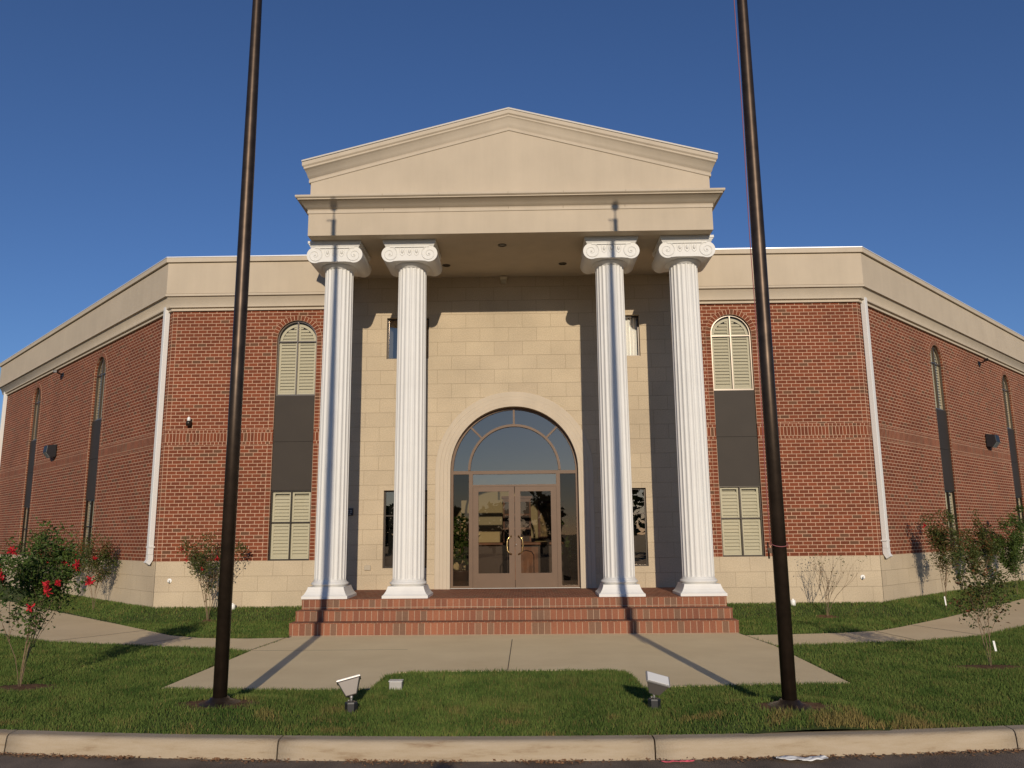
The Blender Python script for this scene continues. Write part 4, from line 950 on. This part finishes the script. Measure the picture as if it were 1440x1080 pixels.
# ================================================================== SHRUBS
def shrub(x, y, h, wd, nleaf, label, seed, leaf=LEAF, flowers=0, bare=False, zc0=0.35, leafsize=.04, stems=5, tagz=None, group='crape myrtle shrubs along the walls'):
    rnd = random.Random(seed); gz = ground_h(x, y)-.03
    t = thing('crape_myrtle', label, 'shrub', group, loc=(x, y, gz))
    m = MB(); tips = []; twig = []
    def grow(p, d, L, r, depth):
        n = 4; pts = [Vector(p)]; dd = Vector(d).normalized()
        for i in range(n):
            dd = (dd+Vector((rnd.gauss(0, .11), rnd.gauss(0, .11), rnd.gauss(.03, .06)))).normalized(); pts.append(pts[-1]+dd*L/n)
        rad = [r*(1-.45*i/n) for i in range(n+1)]
        m.tube(pts, rad, 6 if depth else 8, cap=False)
        if depth >= 1: twig.extend([(pts[i], dd, depth) for i in range(1, n+1)])
        if depth < 3 and L > .08:
            k = rnd.choice((2, 3)) if depth else 3
            for _ in range(k):
                i = rnd.choice((2, 3, 4)); a = rnd.uniform(0, 6.28); sp = .55
                nd = (dd+Vector((math.cos(a)*sp, math.sin(a)*sp, .12))).normalized(); grow(pts[i], nd, L*rnd.uniform(.5, .78), rad[i]*.62, depth+1)
        else: tips.append(pts[-1])
    for k in range(stems):
        a = 2*math.pi*k/stems+rnd.uniform(-.4, .4); sp = wd/h*.62
        grow((.035*math.cos(a), .035*math.sin(a), 0), (math.cos(a)*sp*rnd.uniform(.3, 1), math.sin(a)*sp*rnd.uniform(.3, 1), 1), h*rnd.uniform(.42, .58), .013, 0)
    zm = max(p.z for p in tips); k = h/zm
    xm = sorted(math.hypot(p.x, p.y) for p in tips)[int(len(tips)*.9)]; kx = min(1.6, (wd/2)/max(xm, .05))
    sc = lambda p: Vector((p.x*kx*(.3+.7*min(1, (max(0, p.z)*k/(.42*h)))), p.y*kx*(.3+.7*min(1, (max(0, p.z)*k/(.42*h)))), p.z*k))
    m.v = [sc(p) for p in m.v]
    twig = [(sc(p), d, dp) for p, d, dp in twig]
    m.build('stem', BARK, t)
    tw = [q for q in twig if q[0].z > zc0*h or rnd.random() < .08]
    tw = tw or twig
    f = MB(); P = []; clump = [(rnd.choice(tw)[0], rnd.uniform(.7, 1.5)) for _ in range(max(12, int(46*wd*h/2)))]
    for _ in range(nleaf):
        if bare or rnd.random() < .35: p = rnd.choice(tw)[0]; s = .05 if not bare else .03
        else: p, s = rnd.choice(clump); s *= .055
        P.append(p+Vector((rnd.gauss(0, s), rnd.gauss(0, s), rnd.gauss(0, s*1.1))))
    leafmesh(f, P, leafsize, rnd); f.build('foliage', leaf, t)
    up = [q for q in twig if q[0].z > .45*h]
    for _ in range(flowers):
        p = max((rnd.choice(up)[0] for _q in range(4)), key=lambda v: math.hypot(v.x, v.y)-.4*v.y); o_ = Vector((p.x, p.y-.15, .05)); p = p+o_.normalized()*rnd.uniform(.03, .09); fl = MB(); leafmesh(fl, [p+Vector((rnd.gauss(0, .017), rnd.gauss(0, .017), rnd.gauss(0, .022))) for _ in range(36)], .030, rnd); c_ = fl.vert(p); fl.f = [tuple([c_]+list(q)[1:]) for q in fl.f]; fl.build('flower', PETAL, t)
    if tagz:
        g = MB(); tx, tz, tl = tagz; g.obox((tx, -.04, tz), (.012, 0, 0), (0, .0015, 0), (-.008, 0, tl)); g.build('tree_tag', WHT, t)
    return t
shrub(-5.46, 9.41, 1.84, 1.02, 5600, 'large shrub with red blossoms in the left foreground lawn', 21, flowers=22, zc0=.30, leafsize=.045, stems=6)
shrub(-4.98, 10.3, 1.45, .75, 1300, 'slim shrub with red blossoms just behind the large left foreground shrub', 5, flowers=7, zc0=.35, stems=3) if False else None
shrub(-6.0, 16.2, 1.75, 1.0, 3200, 'green and reddish shrub against the stone base left of the left flagpole', 33, leaf=LEAFR, flowers=4, zc0=.25, leafsize=.042)
shrub(-9.25, 18.05, 1.75, .95, 3400, 'sparse reddish green shrub before the near window of the left wing', 44, leaf=LEAFR, flowers=3, zc0=.3, leafsize=.045)
shrub(-10.6, 19.1, 2.0, 1.0, 2600, 'tall slender shrub at the left wing beyond the sparse one', 46, leaf=LEAFR, flowers=3, zc0=.15, leafsize=.05)
shrub(-12.6, 21.2, 1.9, 1.4, 2600, 'distant shrub at the far end of the left wing', 47, leaf=LEAFR, zc0=.2, leafsize=.05)
shrub(6.0, 16.15, 1.62, 1.2, 150, 'nearly bare twiggy shrub against the stone base right of the right flagpole', 55, bare=True, zc0=.2, leafsize=.035, leaf=LEAFR, stems=6)
shrub(8.95, 17.5, 2.05, .85, 4600, 'leafy shrub with white tag before the near window of the right wing', 66, leaf=LEAFR, flowers=1, zc0=.2, leafsize=.045, tagz=(-.03, .18, .09))
shrub(10.75, 19.35, 2.15, .95, 5200, 'full dark green shrub on the right wing behind the foreground one', 67, leaf=LEAFR, zc0=.12, leafsize=.05)
shrub(12.45, 20.95, 2.15, 1.15, 6500, 'dense low branching shrub near the far window of the right wing', 68, leaf=LEAF, zc0=.05, leafsize=.055)
shrub(5.87, 10.36, 1.62, .72, 1500, 'leafy shrub with thin forked trunk and white tag in the right foreground lawn', 78, leaf=LEAFR, flowers=0, zc0=.36, leafsize=.046, stems=3, tagz=(.05, .28, .06))
t = thing('handrail', 'small black metal handrail at the right edge near the wing wall', 'handrail', loc=(14.35, 22.75, 0.05), rz=R(45))
m = MB()
m.tube([(0, 0, 0), (0, 0, .85), (.03, 0, .9), (.1, 0, .92), (.9, 0, .92), (.97, 0, .9), (1.0, 0, .85), (1.0, 0, 0)], .02, 8); m.build('rail_frame', BLACK, t)
m = MB()
for z in (.3, .6): m.tube([(0, 0, z), (1, 0, z)], .014, 6)
m.build('cross_rail', BLACK, t)

# ================================================================== WHAT THE GLASS REFLECTS: trees beyond the parking lot
m = MB(); rnd = random.Random(9); tr = MB()
for k in range(26):
    x = -62+k*5+rnd.uniform(-1.5, 1.5); y = -44+rnd.uniform(-4, 4); h = rnd.uniform(3.0, 5.0) if abs(x-6) > 4 else 7.5
    tr.tube([(x, y, -.2), (x, y, h*.6)], [.2, .1], 6)
    for _ in range(int(260)):
        a = rnd.uniform(0, 6.28); u = rnd.random()**.5; zz = rnd.uniform(.15, 1); rr = h*.42*math.sin(math.pi*min(1, zz*.9+.05))**.6*u
        p = Vector((x+rr*math.cos(a), y+rr*math.sin(a), h*zz)); leafmesh(m, [p], .9, rnd)
o = m.build('treeline', TREEL); tag(o, 'dark line of trees beyond the parking lot, mirrored in the door glass', 'trees', kind='stuff')
tr.build('trunks', BARK, o)

# ================================================================== THE PHOTOGRAPHER, standing in the road; the shadow of the head reaches the curb
def skin_fig(name, verts, edges, radii, mtl, parent, sub=2):
    me = bpy.data.meshes.new(name); me.from_pydata(verts, edges, []); o = bpy.data.objects.new(name, me); COL.objects.link(o); o.parent = parent
    me.materials.append(mtl); sk = o.modifiers.new('skin', 'SKIN'); sk.use_smooth_shade = True
    me.skin_vertices or None
    for i, r in enumerate(radii): me.skin_vertices[0].data[i].radius = (r, r) if not isinstance(r, tuple) else r
    me.skin_vertices[0].data[0].use_root = True
    sb = o.modifiers.new('sub', 'SUBSURF'); sb.levels = sub; sb.render_levels = sub
    return o
P_ = thing('person', 'photographer standing in the road with a camera raised to the face', 'person', loc=(0.27, -0.20, -0.15))
P_.scale = (1.02, 1.02, 1.02)
skinm = mat('skin', (.5, .3, .2), rough=.5); shirt = mat('shirt_cloth', (.12, .16, .25), rough=.9); trou = mat('trouser_cloth', (.08, .07, .06), rough=.9)
vb = [(0, 0, 1.02), (0, 0, 1.18), (0, -.01, 1.38), (0, .0, 1.55), (0, .01, 1.66), (0, .03, 1.74), (0, .04, 1.83), (0, .02, 1.90)]
rb = [(.16, .11), (.15, .10), (.18, .11), (.11, .08), .055, .08, .095, .06]
eb = [(0, 1), (1, 2), (2, 3), (3, 4), (4, 5), (5, 6), (6, 7)]
for s_ in (-1, 1):
    n0 = len(vb); vb += [(s_*.19, 0, 1.52), (s_*.27, .06, 1.28), (s_*.12, .10, 1.64), (s_*.095, .13, 1.71), (s_*.10, 0, .95), (s_*.11, .02, .52), (s_*.12, 0, .10), (s_*.13, .14, .04)]
    rb += [.065, .05, .036, .034, .095, .065, .042, .035]
    eb += [(3, n0), (n0, n0+1), (n0+1, n0+2), (n0+2, n0+3), (0, n0+4), (n0+4, n0+5), (n0+5, n0+6), (n0+6, n0+7)]
body = skin_fig('body', vb, eb, rb, skinm, P_)
grow_ = lambda idx, k: [((vb[i][0], vb[i][1], vb[i][2])) for i in idx]
idx = [0, 1, 2, 3, 8, 9, 10, 16, 17, 18]; mp_ = {a: b for b, a in enumerate(idx)}
skin_fig('shirt', grow_(idx, 1), [(mp_[a], mp_[b]) for a, b in eb if a in mp_ and b in mp_], [tuple(q+.012 for q in rb[i]) if isinstance(rb[i], tuple) else rb[i]+.012 for i in idx], shirt, P_)
idx = [0, 12, 13, 14, 20, 21, 22]; mp_ = {a: b for b, a in enumerate(idx)}
skin_fig('trousers', grow_(idx, 1), [(mp_[a], mp_[b]) for a, b in eb if a in mp_ and b in mp_], [tuple(q+.014 for q in rb[i]) if isinstance(rb[i], tuple) else rb[i]+.014 for i in idx], trou, P_)
for s_ in (-1, 1):
    for k in range(5):
        z = 1.74+.018*k if k < 4 else 1.70; x0 = s_*.095
        p = [(x0, .12, z-.01), (x0+s_*.01, .145, z), (x0-s_*.02, .16, z+.004), (x0-s_*.045, .16, z)] if k < 4 else [(x0, .12, z), (x0-s_*.02, .13, z-.01), (x0-s_*.04, .14, z-.005)]
        m = MB(); m.tube(p, [.010, .009, .008, .006][:len(p)], 8); m.build('finger', skinm, P_)
m = MB(); m.sphere((0, .01, 1.885), .105, 16, 10, .85); m.build('hair', mat('brown_hair', (.05, .03, .02), rough=.7), P_)
m = MB(); m.tube([(0, .125, 1.81), (0, .155, 1.79)], [.012, .016], 8); m.build('nose', skinm, P_)
for s_ in (-1, 1):
    m = MB(); m.sphere((s_*.034, .118, 1.83), .014, 10, 6); m.build('eye', WHT, P_)
    m = MB(); m.sphere((s_*.098, .03, 1.82), .026, 8, 6, 1.3); m.build('ear', skinm, P_)
m = MB(); m.tube([(-.025, .125, 1.755), (0, .132, 1.752), (.025, .125, 1.755)], .006, 6); m.build('mouth', mat('lips', (.35, .12, .1)), P_)
cm_ = thing('camera_body', 'small black compact camera held up by the photographer', 'camera', loc=(0.27, -0.035, 1.62))
m = MB(); m.box(-.05, .05, -.02, .01, -.03, .03); m.build('housing', BLACK, cm_, bevel=.004)
